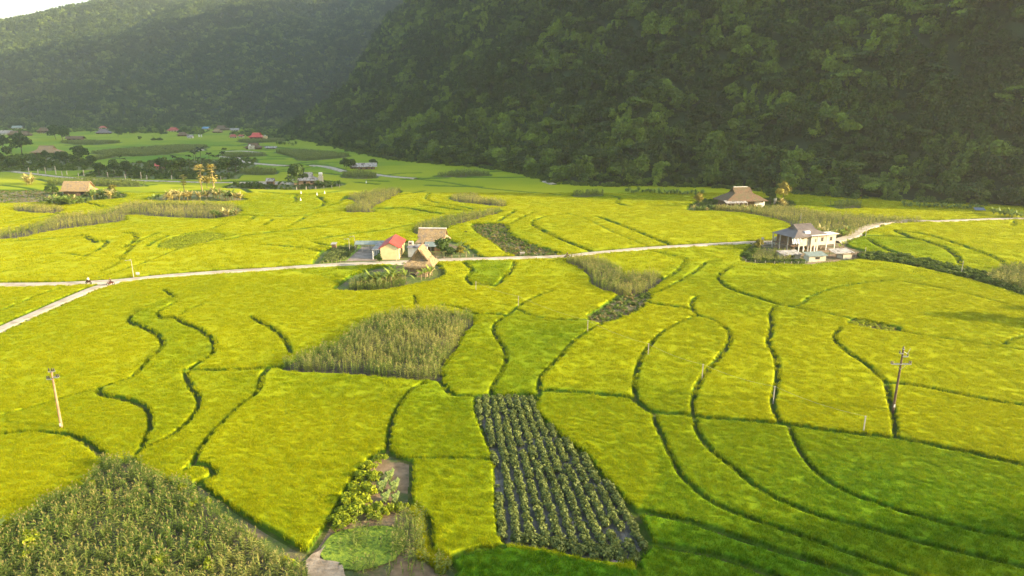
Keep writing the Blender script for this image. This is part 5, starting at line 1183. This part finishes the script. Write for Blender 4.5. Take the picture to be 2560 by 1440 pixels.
# ---- centre farm: yellow house with red roof
def fence_line(name, label, pts, h, spacing, postmat, rails=2, prad=.06, zb=0.0):
    o = empty(name, (*pts[0], 0)); tag(o, label, 'fence'); P = smooth_line(np.array(pts), 20) if len(pts) > 2 else np.array(pts)
    pm = MB().box((0, 0, h/2), (prad*2, prad*2, h)).mesh('post', postmat); x0 = np.array(pts[0]); last = None
    for a, b in zip(P[:-1], P[1:]):
        L = np.linalg.norm(b-a); n = max(1, int(round(L/spacing)))
        for i in range(n):
            q = a+(b-a)*i/n-x0; p_ = link('post', pm, o); p_.location = (q[0], q[1], 0); p_.rotation_euler = (random.uniform(-.05, .05), random.uniform(-.05, .05), 0)
        if rails:
            m = MB()
            for k in range(rails): z = h*(.45+.45*k/max(1, rails-1)); m.tube((*(a-x0), z), (*(b-x0), z), .012, .012, 4)
            m.build('wire', MT['steel'], o)
    return o
H = empty('yellow_house', (-34.1, 186.2, 0), R(1.0)); tag(H, 'pale yellow gabled house with red metal roof beside the concrete road', 'house')
part('wall', MB().box((0, 6.0, 1.65), (5.1, 12, 3.3)), MT['yellow'], H)
g = MB(); g.poly([(-2.55, 0, 3.3), (2.55, 0, 3.3), (0, 0, 4.6)]); g.poly([(2.55, .2, 3.3), (-2.55, .2, 3.3), (0, .2, 4.6)]); g.poly([(-2.55, 0, 3.3), (0, 0, 4.6), (0, .2, 4.6), (-2.55, .2, 3.3)]); g.poly([(0, 0, 4.6), (2.55, 0, 3.3), (2.55, .2, 3.3), (0, .2, 4.6)])
part('gable', g, MT['yellow'], H)
rf = roof_gable(12.9, 6.1, 3.28, 4.95, .10).build('roof', MT['redroof'], H); rf.rotation_euler = (0, 0, math.pi/2); rf.location = (0, 6.1, 0)
for i in range(8):
    for s in (-1, 1):
        x0 = s*.1; part('roof_rib', MB().poly([(s*.05, -.3+i*1.75, 4.985), (s*.05, -.22+i*1.75, 4.985), (s*3.0, -.22+i*1.75, 3.33), (s*3.0, -.3+i*1.75, 3.33)], s > 0), MT['redroof'], rf).parent = H
for y in (1.8, 4.4, 7.0, 9.6): win(H, (2.57, y, 1.9), 1.0, 1.3, 'y')
part('veranda_roof', roof_slab([(-5.0, -.2, 2.9), (-2.5, -.2, 3.1), (-2.5, 12.2, 3.1), (-5.0, 12.2, 2.9)], .22), MT['fibro'], H)
for y in (.1, 3, 6, 9, 12): part('post', MB().box((-4.7, y, 1.35), (.28, .28, 2.7)), MT['white'], H)
for y in (1.6, 5, 8.4): part('door', MB().box((-2.57, y, 1.15), (.06, 1.1, 2.2)), MT['wood'], H)
o = MB().prism(VV([(862, 654), (901, 618), (948, 617), (941, 652)]), 0, .12).build('concrete_yard', MT['yard']); tag(o, kind='structure')
# thatched house behind
H = empty('thatched_house', (-23.6, 200.5, 0), R(-4)); tag(H, 'thatched house with whitish ridge behind the red roofed house', 'house')
part('wall', MB().box((0, 0, 1.5), (7.6, 5.6, 3)), MT['wood'], H)
me = roof_hg(9.4, 8.6, 2.7, 7.2, 5.2, 4.2, 6.3, .22, .5).mesh('roof', th); link('roof', jag(me, .12, 3), H)
part('ridge_cap', MB().box((0, 0, 6.4), (8.3, .55, .25)), MT['white'], H)
part('lean_to_roof', roof_slab([(-1.5, -7.2, 2.3), (5.2, -7.2, 2.3), (5.2, -3.9, 3.1), (-1.5, -3.9, 3.1)], .1), MT['greenroof'], H)
for x in (-1.2, 1.8, 4.9): part('post', MB().tube((x, -7.0, 0), (x, -7.0, 2.2), .08, .08, 6), MT['wood'], H)
part('door', MB().box((.4, -2.84, 1.1), (1.4, .07, 2.2)), MT['dark'], H)
H = empty('white_outbuilding', (-26.9, 191.2, 0), R(-3)); tag(H, 'white walled flat roofed outbuilding between the red roof and the thatched house', 'outbuilding')
part('wall', MB().box((0, 0, 1.35), (5.0, 3.6, 2.7)), MT['white'], H); part('roof', roof_slab([(-2.8, -2.1, 2.85), (2.8, -2.1, 2.85), (2.8, 2.1, 3.05), (-2.8, 2.1, 3.05)], .16), MT['fibro'], H)
part('chimney_block', MB().box((-2.2, 1.2, 3.5), (1.3, 1.3, 1.0)), MT['cream'], H); win(H, (-2.2, .53, 3.55), .6, .35, 'x')
H = empty('long_shed', (-42.0, 197.5, 0), R(1)); tag(H, 'long low open shed with blue green roof behind the concrete yard', 'shed')
part('roof', roof_slab([(-4.2, -1.2, 2.3), (4.2, -1.2, 2.3), (4.2, 1.2, 3.0), (-4.2, 1.2, 3.0)], .08), MT['greenroof'], H)
for i in range(5):
    for s in (-1, 1): part('post', MB().tube((-4+2*i, s*1.05, 0), (-4+2*i, s*1.05, 2.25+.2*(s+1)), .07, .07, 6), MT['conc'], H)
# thatched hut before the road
H = empty('thatched_hut', (-23.4, 171.6, 0), R(-4)); tag(H, 'tall thatched hut with plank walls in front of the road', 'hut')
me = roof_hg(8.6, 7.6, 2.55, 4.6, 4.6, 4.0, 7.0, .42, .75).mesh('roof', th); rf = link('roof', jag(me, .16, 5, 4), H); rf.rotation_euler = (0, 0, math.pi/2)
fr_ = MB()
r_ = random.Random(5)
for i in range(150):
    t = r_.random(); side = r_.randrange(4)
    x, y = ((-3.8+7.6*t, -4.3), (3.8, -4.3+8.6*t), (-3.8+7.6*t, 4.3), (-3.8, -4.3+8.6*t))[side]
    L = r_.uniform(.25, .6); wv = .16; z = 2.5
    dx, dy = (wv, 0) if side in (0, 2) else (0, wv); fr_.poly([(x-dx, y-dy, z), (x+dx, y+dy, z), (x+dx*.4+r_.uniform(-.1, .1), y+dy*.4+r_.uniform(-.1, .1), z-L)])
part('thatch_fringe', fr_, th, H)['kind'] = 'stuff'
for i in range(7): part('plank', MB().box((.2, -2.75, .35+.30*i), (5.0, .07, .27)), MT['plank'], H)
for i in range(7): part('plank', MB().box((2.72, 0, .35+.30*i), (.07, 5.4, .27)), MT['plank'], H)
for i in range(7): part('plank', MB().box((-2.32, 0, .35+.30*i), (.07, 5.4, .27)), MT['plank'], H)
for x in (-2.5, -.9, .8, 2.9): part('post', MB().tube((x, -2.9, 0), (x, -2.9, 2.7), .12, .11, 7), MT['bamboo'], H)
for x in (-2.4, 2.8): part('post', MB().tube((x, 2.8, 0), (x, 2.8, 2.7), .12, .11, 7), MT['bamboo'], H)
part('ridge_pole', MB().tube((0, -3.1, 7.08), (0, 3.1, 7.08), .16, .16, 7), MT['wood'], H)
o = MB().box((0, 0, .45), (2.6, 1.5, .9)).box((0, 0, .95), (2.9, 1.8, .1)).build('low_brick_pen', MT['plank'], None, (-22.6, 167.0, 0)); tag(o, 'low reddish brick pen at the foot of the thatched hut', 'pen')
o = empty('board_fence', (-29.6, 171.2, 0), R(3)); tag(o, 'reddish board fence left of the thatched hut', 'fence')
for i in range(8): part('board', MB().box((-.0+.42*i, 0, .85), (.38, .05, 1.7-.1*(i % 3))), MT['plank'], o)
fence_line('bamboo_fence', 'low post fence along the farmyard at the right of the thatched house', VV([(1092, 652), (1130, 649), (1200, 646)]), 1.2, 2.2, MT['bamboo'])
fence_line('stake_fence', 'leaning bamboo stakes round the vegetable plot', VV([(800, 664), (830, 660), (862, 655)]), 1.1, 1.3, MT['bamboo'], 0, .03)
X, Y = V(836, 624); o = empty('small_shed', (X, Y, 0)); tag(o, 'tiny wooden shed at the back corner of the vegetable plot', 'shed'); part('wall', MB().box((0, 0, .9), (1.2, 1.2, 1.8)), MT['wood'], o); part('roof', roof_slab([(-.8, -.8, 1.8), (.8, -.8, 1.8), (.8, .8, 2.1), (-.8, .8, 2.1)]), MT['fibro'], o)
for (x, y, hh, lab) in ((1078, 646, 3.4, 'thin white post between the thatched house and the road'), (991, 652, 4.2, 'thin dark pole standing left of the thatched hut')):
    X, Y = V(x, y); o = MB().tube((0, 0, -.1), (0, 0, hh), .07, .05, 6).build('pole', MT['conc'], None, (X, Y, 0)); tag(o, lab, 'pole')

# ---- white stilt house
H = empty('stilt_house', (86.3, 201.0, 0), R(20)); tag(H, 'cream stilt house with big dark grey metal roof', 'house')
me = roof_hg(13.4, 9.6, 4.65, 6.2, 4.0, 6.25, 7.6, .12, .25).mesh('roof', MT['greyroof']); link('roof', me, H)
part('ridge_cap', MB().box((0, 0, 7.64), (6.6, .35, .1)), MT['greyroof'], H)
for s in (-1, 1):
    for i in range(14):
        x = -3.2+i*.49; a = Vector((x, -s*.1, 7.6)); b = Vector((x, -s*2.02, 6.3)); part('roof_rib', MB().tube(a, b, .03, .03, 4), MT['greyroof'], H)
part('wall', MB().box((.5, .8, 3.3), (11.4, 6.6, 2.6)), MT['wood'], H)
part('annex_wall', MB().box((4.6, -3.0, 3.25), (9.2, 2.6, 3.0)), MT['cream'], H)
part('annex_wall', MB().box((-2.0, -2.7, 3.2), (3.8, 2.0, 2.8)), MT['cream'], H)
part('flat_roof', MB().box((4.7, -3.0, 4.86), (10.2, 3.6, .16)), MT['white'], H)
part('flat_roof', MB().box((-2.2, -2.8, 4.70), (4.4, 2.8, .14)), MT['white'], H)
part('parapet', MB().box((.3, -4.45, 4.66), (1.6, .25, .5)), MT['cream'], H)
for x, w_, hh in ((4.1, .85, 1.0), (7.4, .85, 1.0)):
    wv = win(H, (x, -4.33, 3.45), w_, hh, 'x'); part('frame', MB().box((x, -4.335, 2.90), (w_+.2, .09, .08)).box((x, -4.335, 4.0), (w_+.2, .09, .08)), MT['wood'], wv)
win(H, (1.7, -4.33, 3.3), .22, 1.0, 'x'); win(H, (-2.6, -3.73, 3.9), .7, .22, 'x'); win(H, (-.7, -3.73, 3.9), .5, .22, 'x')
for x in (2.4, 5.8): part('pilaster', MB().box((x, -4.33, 3.25), (.12, .08, 3.0)), MT['white'], H)
for x in (.2, 1.6, 2.5, 5.9, 9.0): part('post', MB().box((x, -4.2, .87), (.26, .26, 1.76)), MT['white'], H)
for x in (-3.7, -2.0, -.3): part('post', MB().box((x, -3.6, .9), (.24, .24, 1.8)), MT['white'], H)
for x in (-6.2, -3.6, 0, 3.6, 6.3):
    for y in (-1.8, 1.5, 4.6): part('post', MB().box((x, y, 1.2 if abs(x) < 5 else 2.2), (.26, .26, 2.4 if abs(x) < 5 else 4.4)), MT['conc'], H)
part('floor', MB().box((0, .6, 1.9), (12.6, 8.2, .18)), MT['wood'], H)
tk = MB().tube((-1.7, -3.0, 5.45), (.1, -3.0, 5.45), .62, .62, 14).build('water_tank', MT['plasticwhite'], H); part('tank_stand', MB().box((-.8, -3, 4.83), (1.5, .9, .12)), MT['steel'], H)
m = MB(); n = 10
for i in range(n+1):
    x = -6.9+3.2*i/n; dp = .12*math.sin(i*1.9)
    m.v += [(x, -4.0+dp, 4.55), (x, -4.3+dp*1.6, 3.7), (x, -4.4-dp, 2.75+.15*math.sin(i*2.3))]
for i in range(n):
    for k in range(2): a = 3*i+k; m.f += [[a, a+3, a+4, a+1], [a+1, a+4, a+3, a]]
o = m.build('hanging_tarpaulin', MT['tarp']); o.location = (86.3, 201.0, 0); o.rotation_euler = (0, 0, R(20)); tag(o, 'pale grey tarpaulin hanging from the left eave of the stilt house', 'tarpaulin')
st = empty('stair', (0, 0, 0)); st.parent = H
for i in range(7): part('step', MB().box((-4.6-.28*i, -2.6, 1.8-.26*i), (.28, 1.1, .05)), MT['wood'], st)
def shed(px, py, rz, w, d, h, roofm, wallm, label, posts=False, win_=True):
    X, Y = V(px, py); o = empty('shed', (X, Y, 0), R(rz)); tag(o, label, 'shed')
    me = roof_slab([(-w/2-.35, -d/2-.4, h-.1), (w/2+.35, -d/2-.4, h-.1), (w/2+.35, d/2+.3, h+.55), (-w/2-.35, d/2+.3, h+.55)], .08).mesh('roof', roofm); link('roof', jag(me, .04, px, 4), o)
    if not posts: part('wall', MB().box((0, 0, h/2-.1), (w, d, h-.2)), wallm, o)
    else:
        part('wall', MB().box((w*.22, 0, h*.3), (w*.5, d, h*.6)), wallm, o)
        for sx in (-1, -.1, 1):
            for sy in (-1, 1): part('post', MB().tube((sx*w*.48, sy*d*.45, 0), (sx*w*.48, sy*d*.45, h+.2*sy), .07, .06, 6), MT['wood'], o)
    if win_ and not posts: win(o, (0, -d/2-.02, h*.55), w*.26, h*.36, 'x')
    return o
shed(1972, 646, 14, 5.6, 2.8, 1.5, MT['fibro'], MT['cream'], 'low shed with stained pale roof, left of the three before the stilt house')
shed(2036, 652, 12, 5.2, 2.4, 1.8, MT['greenroof'], MT['cream'], 'cream walled shed with green grey roof, middle one before the stilt house')
shed(2100, 646, 14, 5.6, 2.8, 2.0, MT['fibro'], MT['cream'], 'open shed with broken patched roof, right one before the stilt house', posts=True)
fence_line('post_fence', 'concrete post and wire fence along the front of the white house garden', VV([(1864, 660), (1912, 664), (1960, 666), (2012, 665), (2060, 660)]), 1.35, 2.0, MT['conc'], 3)
fence_line('stake_fence', 'brown stake fence closing the right end of the house yard', VV([(2128, 641), (2150, 644), (2166, 644)]), 1.6, .45, MT['wood'], 1, .05)
X1, Y1 = V(1905, 614); X2, Y2 = V(1937, 612)
G = empty('gate', (X1, Y1, 0), math.atan2(Y2-Y1, X2-X1)); tag(G, 'open barred gate between two cream pillars left of the stilt house', 'gate'); L = math.hypot(X2-X1, Y2-Y1)
for x in (0, L): part('pillar', MB().box((x, 0, 1.15), (.5, .5, 2.3)).box((x, 0, 2.36), (.66, .66, .14)).box((x, 0, 2.52), (.3, .3, .2)), MT['cream'], G)
for i in range(7): part('bar', MB().box((.45+(L-.9)*i/6, 0, 1.0), (.06, .06, 1.9)), MT['wood'], G)
for z in (.15, 1.9): part('rail', MB().box((L/2, 0, z), (L-.6, .05, .08)), MT['wood'], G)
for (x, y, hh, lab) in ((2163, 597, 3.4, 'thin pale pole beside the bend in the road'), (2402, 690, 3.9, 'slim white post standing in the dark ditch'), (2162, 640, 2.6, 'dark stake at the end of the brown stake fence'), (2000, 562, 4.2, 'slim pole in the ripening corn above the stilt house roof')):
    X, Y = V(x, y); o = MB().tube((0, 0, -.1), (0, 0, hh), .09, .07, 6).build('post', MT['conc'], None, (X, Y, 0)); tag(o, lab, 'post')

# ---- far thatched house at the right
H = empty('thatched_house', (96.5, 288.5, 0), R(10)); tag(H, 'reddish brown hipped thatched house before the dark wooded slope', 'house')
me = roof_hg(19.0, 12, 3.1, 7.0, 4.6, 6.3, 8.3, .2, .5).mesh('roof', to); link('roof', jag(me, .12, 9), H)
part('ridge_cap', MB().box((-.4, 0, 8.4), (6.2, .6, .2)), MT['white'], H)
part('wall', MB().box((0, .5, 1.7), (15, 8.4, 3.4)), MT['wood'], H); part('white_wall', MB().box((6.6, -4.0, 1.6), (4.4, 1.0, 3.2)), MT['white'], H); win(H, (7.6, -4.53, 2.4), .5, .5, 'x')
part('veranda_roof', roof_slab([(-10, -7.6, 2.7), (-.6, -7.6, 2.7), (-.6, -4.9, 3.5), (-10, -4.9, 3.5)], .08), MT['fibro'], H)
for i in range(6): part('post', MB().box((-9.6+1.8*i, -7.3, 1.3), (.18, .18, 2.6)), MT['conc'], H)
X, Y = V(1937, 512); t = empty('water_tank', (X, Y, 0)); tag(t, 'white water tank on a stand beside the golden tree', 'water tank'); part('tank', MB().tube((0, 0, 1.9), (0, 0, 3.5), .6, .6, 12), MT['plasticwhite'], t); part('stand', MB().box((0, 0, .95), (1.0, 1.0, 1.9), taper=.8), MT['conc'], t)
# ---- left sunlit thatched house
H = empty('thatched_house', (-207.0, 327.0, 0), R(5)); tag(H, 'sunlit tan thatched house among bananas at the left', 'house')
me = roof_hg(14.0, 8.6, 2.4, 10.6, 6.6, 3.6, 6.6, .3, .8).mesh('roof', th); link('roof', jag(me, .12, 2), H)
part('wall', MB().box((0, 0, 1.3), (11, 6, 2.6)), MT['wood'], H); part('door', MB().box((3, -3.04, 1.1), (1.4, .07, 2.2)), MT['dark'], H); part('cart_wheel', MB().tube((2, -5.2, .8), (2, -5.05, .8), .75, .75, 14), MT['wood'], H)
o = MB().box((0, 0, 0), (2.2, 1.6, 1.4)).build('white_sheet', MT['white'], None, (V(163, 488)[0]+.5, V(163, 488)[1], .9)); tag(o, 'small white gable block at the left end of the sunlit thatched roof', 'outbuilding')

# ------------------------------------------------------------------ poles, lamps, posts
def utility_pole(px, py, h, lean, mat, label, arms):
    X, Y = V(px, py); o = empty('utility_pole', (X, Y, 0)); tag(o, label, 'utility pole')
    part('pole', MB().tube((0, 0, -.3), (lean*.2, 0, h*.2), .19, .17, 10).tube((lean*.2, 0, h*.2), (lean, 0, h), .17, .11, 10), mat, o)
    part('name_plate', MB().box((lean*.13, -.19, h*.13), (.22, .03, .42)), MT['white'], o)
    for z, x0, x1, ins in arms:
        xa = lean*z/h; a = part('cross_arm', MB().box((xa+(x0+x1)/2, -.14, z), (x1-x0, .08, .09)).box((xa+(x0+x1)/2, .14, z), (x1-x0, .08, .09)), MT['steel'], o)
        if x1-x0 > 1.6:
            for s in (x0*.5, x1*.5): part('brace', MB().tube((xa, -.14, z-.8), (xa+s, -.14, z-.02), .025, .025, 4), MT['steel'], o)
        for q in ins:
            m = MB()
            for k in range(3): m.tube((xa+q, 0, z+.07+.13*k), (xa+q, 0, z+.17+.13*k), .11-.01*k, .07-.01*k, 8)
            part('insulator', m, MT['insul'], o)
    return o
utility_pole(2231, 1034, 9.7, .12, MT['poledark'], 'dark concrete utility pole with a steel cross arm, right side', [(7.45, -1.35, 1.35, (-1.35, -1.12, 1.12, 1.35)), (8.55, 0, .75, (.75,)), (9.0, -.45, 0, (-.4,)), (9.62, -.15, .15, (0,))])
o = bpy.data.objects['utility_pole']; part('bracket', MB().tube((.12, 0, 9.3), (.75, 0, 8.95), .03, .03, 5).tube((.75, 0, 8.95), (1.1, 0, 9.7), .03, .03, 5), MT['steel'], o)
utility_pole(156, 1080, 8.7, .05, MT['polebrown'], 'tan concrete utility pole with short broken arms, left side', [(7.55, -.75, -.05, (-.7, -.45)), (7.8, .05, .85, (.55, .8)), (8.6, -.35, .4, (-.3, .1, .35))])
pp = [(1190, 730), (1296, 768), (1469, 832), (1620, 893), (1755, 947), (1933, 1005), (2158, 1083)]
names = ['farthest of the line', 'second farthest of the line', 'third from the far end of the line', 'middle one of the line', 'on the curved bund left of the long field', 'on the wavy bund right of the long field', 'nearest of the line, left of the dark utility pole']
tops = []
for (x, y), nm in zip(pp, names):
    X, Y = V(x, y, .3); o = MB().box((0, 0, 1.35), (.13, .13, 2.8)).box((0, 0, 2.72), (.3, .06, .05)).build('field_post', MT['conc'], None, (X, Y, 0)); tag(o, 'white concrete post, ' + nm, 'post', 'line of white posts across the paddies'); tops.append((X, Y, 2.74))
m = MB()
for a, b in zip(tops[:-1], tops[1:]):
    a, b = Vector(a), Vector(b); pr = a
    for k in range(1, 9): t = k/8; q = a.lerp(b, t)-Vector((0, 0, 1.2*4*t*(1-t)*.35)); m.tube(pr, q, .011, .011, 4, False); pr = q
tag(m.build('wire', MT['steel']), 'thin wire hanging between the white posts', 'wire')
def lamp(px, py, h, label, s=-1):
    X, Y = V(px, py); o = empty('street_lamp', (X, Y, 0)); tag(o, label, 'street lamp')
    part('pole', MB().tube((0, 0, -.1), (0, 0, h), .09, .055, 8), MT['conc'], o); part('arm', MB().tube((0, 0, h-.15), (s*1.1, 0, h-.05), .035, .03, 6), MT['steel'], o)
    part('lamp_head', MB().box((s*1.25, 0, h-.05), (.5, .2, .1)), MT['steel'], o); part('solar_panel', MB().box((s*.3, 0, h+.12), (.6, .4, .04)), MT['steel'], o)
lamp(335, 699, 4.9, 'solar street lamp at the road junction on the left')
lamp(888, 626, 4.2, 'taller thin street lamp at the back of the concrete yard'); lamp(874, 630, 3.9, 'shorter thin street lamp in the vegetable plot')
X, Y = V(346, 696); o = empty('sign_board', (X, Y, 0), R(-5)); tag(o, 'small white blank sign board beside the road junction lamp', 'sign'); part('post', MB().tube((0, 0, -.1), (0, 0, 1.2), .04, .04, 6), MT['steel'], o); part('board', MB().box((0, -.03, 1.3), (.95, .04, .62)), MT['plasticwhite'], o)
far = [(73, 434, 15), (96, 437, 13), (115, 437, 18), (141, 439, 24), (156, 442, 14), (168, 440, 12), (197, 444, 12), (211, 445, 20), (271, 450, 19), (314, 451, 16), (354, 450, 20), (368, 452, 14), (430, 452, 14), (553, 455, 14), (722, 452, 20)]
for (x, y, h) in far:
    X, Y = V(x, y); o = MB().box((0, 0, h*mpp(x, y)/2), (.32, .32, h*mpp(x, y))).build('roadside_post', MT['conc'], None, (X, Y, 0)); tag(o, 'pale concrete post standing along the far road', 'post', 'posts along the far road')
fence_line('farm_fence', 'pale post fence round the grey hipped roof farm', VV([(742, 478), (790, 476), (830, 474), (868, 469)]), 2.2, 4.2, MT['conc'], 1, .14)
for (x, y, lab) in ((812, 489, 'tall white cloth flag on a stake in the shaded rice'), (793, 493, 'short white cloth flag in the shaded rice'), (753, 489, 'small white flag left of the two flags'), (752, 507, 'white flag in the sunlit rice'), (916, 462, 'white flag beside the dark bund of the far rice')):
    X, Y = V(x, y); o = empty('bird_scarer', (X, Y, 0)); tag(o, lab, 'flag'); part('stake', MB().tube((0, 0, 0), (0, 0, 2.4), .04, .04, 5), MT['bamboo'], o)
    m = MB(); m.tube((0, 0, 1.0), (0, 0, 2.3), .38, .06, 6); part('cloth', m, MT['cloth_w'], o)
X, Y = V(1306, 640); o = MB().box((0, 0, .45), (1.3, .6, .9)).box((0, 0, .95), (1.5, .8, .12)).build('concrete_block', MT['conc'], None, (X, Y, .1)); tag(o, 'small grey concrete block on the road verge below the stubble field', 'block')
X, Y = V(2447, 532); o = empty('tarpaulin_shelter', (X, Y, 0), R(-6)); tag(o, 'low shelter with blue tarpaulin at the right wood edge', 'shelter'); part('tarpaulin', roof_slab([(-2, -1, 1.2), (2, -1, 1.2), (2, 1, 2.0), (-2, 1, 2.0)], .05), MT['tarpblue'], o)
for sx in (-1.8, 1.8):
    for sy in (-.9, .9): part('post', MB().tube((sx, sy, 0), (sx, sy, 1.5+.4*sy), .05, .05, 5), MT['wood'], o)
# discarded printed bag at the lower edge of the vegetable field
X, Y = V(1550, 1411); o = empty('plastic_bag', (X, Y, .08), R(-22)); tag(o, 'crumpled white and pink plastic bag lying at the field corner', 'plastic bag')
def crumple(cx, w, d, h, seed):
    r = random.Random(seed); m = MB(); nx, ny = 7, 5
    for j in range(ny):
        for i in range(nx):
            u, v = i/(nx-1)*2-1, j/(ny-1)*2-1; e = max(0, 1-max(abs(u), abs(v))**3); m.v.append((cx+u*w/2+r.uniform(-.05, .05), v*d/2+r.uniform(-.05, .05), h*e*r.uniform(.5, 1.2)+.01))
    for j in range(ny-1):
        for i in range(nx-1): a = j*nx+i; m.f.append([a, a+1, a+nx+1, a+nx])
    b = len(m.v); m.v += [(x, y, -.02) for x, y, z in m.v[:nx*ny]]
    m.f += [[q+b for q in f][::-1] for f in list(m.f)]; return m
part('white_sheet', crumple(0, .9, .5, .26, 1), MT['plasticwhite'], o); part('printed_sheet', crumple(-.62, .7, .42, .18, 2), MT['pink'], o); part('yellow_end', crumple(.55, .35, .32, .16, 3), MT['gold'], o)

# ------------------------------------------------------------------ motorbikes and riders
def skin_mesh(name, verts, edges, rad, mat, parent, sub=1):
    me = bpy.data.meshes.new(name); me.from_pydata(verts, edges, []); me.materials.append(mat); o = link(name, me, parent)
    md = o.modifiers.new('skin', 'SKIN'); md.use_smooth_shade = True
    for i, r in enumerate(rad): me.skin_vertices[0].data[i].radius = (r, r)
    me.skin_vertices[0].data[0].use_root = True
    if sub: s = o.modifiers.new('sub', 'SUBSURF'); s.levels = sub; s.render_levels = sub
    return o
def rider(px, py, rz, top, label, blabel):
    X, Y = V(px, py, .6); b = empty('motorbike', (X, Y, ROADZ+.01), rz); tag(b, blabel, 'motorbike')
    for x in (-.62, .62):
        w = MB().tube((x, -.045, .29), (x, .045, .29), .29, .29, 16).build('wheel', MT['black'], b); MB().tube((x, -.055, .29), (x, .055, .29), .17, .17, 12).build('rim', MT['steel'], w)
    part('body', MB().box((-.2, 0, .62), (.95, .22, .26), taper=.75).box((.18, 0, .45), (.5, .2, .2)).box((.5, 0, .68), (.14, .26, .62), taper=.7), MT['redpaint'], b)
    part('seat', MB().box((-.28, 0, .79), (.78, .24, .08)), MT['black'], b); part('handlebar', MB().tube((.42, -.33, 1.03), (.42, .33, 1.03), .02, .02, 6).tube((.5, 0, .9), (.42, 0, 1.03), .03, .03, 6), MT['steel'], b)
    part('fork', MB().tube((.5, -.08, .9), (.62, -.08, .29), .025, .025, 5).tube((.5, .08, .9), (.62, .08, .29), .025, .025, 5), MT['steel'], b); part('headlight', MB().tube((.5, 0, .95), (.6, 0, .94), .08, .09, 8), MT['plasticwhite'], b)
    p = empty('person', (X, Y, ROADZ+.01), rz); tag(p, label, 'person')
    v = [(-.15, 0, .92), (-.12, 0, 1.12), (-.06, 0, 1.36), (-.03, 0, 1.47), (0, 0, 1.60), (.02, 0, 1.70), (-.06, .19, 1.40), (.14, .24, 1.20), (.40, .28, 1.07), (-.06, -.19, 1.40), (.14, -.24, 1.20), (.40, -.28, 1.07), (-.12, .10, .90), (.28, .16, .86), (.20, .16, .42), (.32, .16, .37), (-.12, -.10, .90), (.28, -.16, .86), (.20, -.16, .42), (.32, -.16, .37)]
    e = [(0, 1), (1, 2), (2, 3), (3, 4), (4, 5), (2, 6), (6, 7), (7, 8), (2, 9), (9, 10), (10, 11), (0, 12), (12, 13), (13, 14), (14, 15), (0, 16), (16, 17), (17, 18), (18, 19)]
    rd = [.14, .13, .14, .06, .09, .085, .06, .045, .035, .06, .045, .035, .09, .065, .045, .035, .09, .065, .045, .035]
    skin_mesh('body', v, e, rd, MT['skin'], p)
    skin_mesh('shirt', [v[i] for i in (0, 1, 2, 6, 7, 9, 10)], [(0, 1), (1, 2), (2, 3), (3, 4), (2, 5), (5, 6)], [.155, .15, .165, .08, .06, .08, .06], top, p)
    skin_mesh('trousers', [v[i] for i in (0, 12, 13, 14, 16, 17, 18)], [(0, 1), (1, 2), (2, 3), (0, 4), (4, 5), (5, 6)], [.155, .105, .08, .06, .105, .08, .06], MT['cloth_d'], p)
    skin_mesh('helmet', [(-.03, 0, 1.66), (.0, 0, 1.72)], [(0, 1)], [.12, .115], MT['cloth_w'] if top is MT['cloth_w'] else MT['insul'], p)
rider(222, 710, R(165), MT['cloth_w'], 'person in a white top riding the motorbike on the main road', 'dark motorbike under the rider in white on the main road')
rider(277, 713, R(208), MT['cloth_d'], 'person in dark clothes riding onto the side road', 'reddish motorbike at the mouth of the side road')
rider(1418, 645, R(175), MT['cloth_d'], 'person in dark clothes riding past the curved corn strip', 'motorbike passing the top of the curved corn strip')

# ------------------------------------------------------------------ haze
hz = MB().box((0, 0, 0), (1, 1, 1)).mesh('haze', MT['white'])
hz.materials.clear(); mh = bpy.data.materials.new('haze_air'); mh.use_nodes = True; n = mh.node_tree; n.nodes.clear()
pv = n.nodes.new('ShaderNodeVolumePrincipled'); pv.inputs['Color'].default_value = (.86, .90, .93, 1); pv.inputs['Density'].default_value = HAZE; pv.inputs['Anisotropy'].default_value = .4
oo = n.nodes.new('ShaderNodeOutputMaterial'); n.links.new(pv.outputs[0], oo.inputs['Volume']); hz.materials.append(mh)
HT = 625; o = link('haze', hz); o.location = (-200, 1050, (HT-6)/2); o.scale = (4400, 3000, HT+6); tag(o, kind='stuff')
o.visible_shadow = True
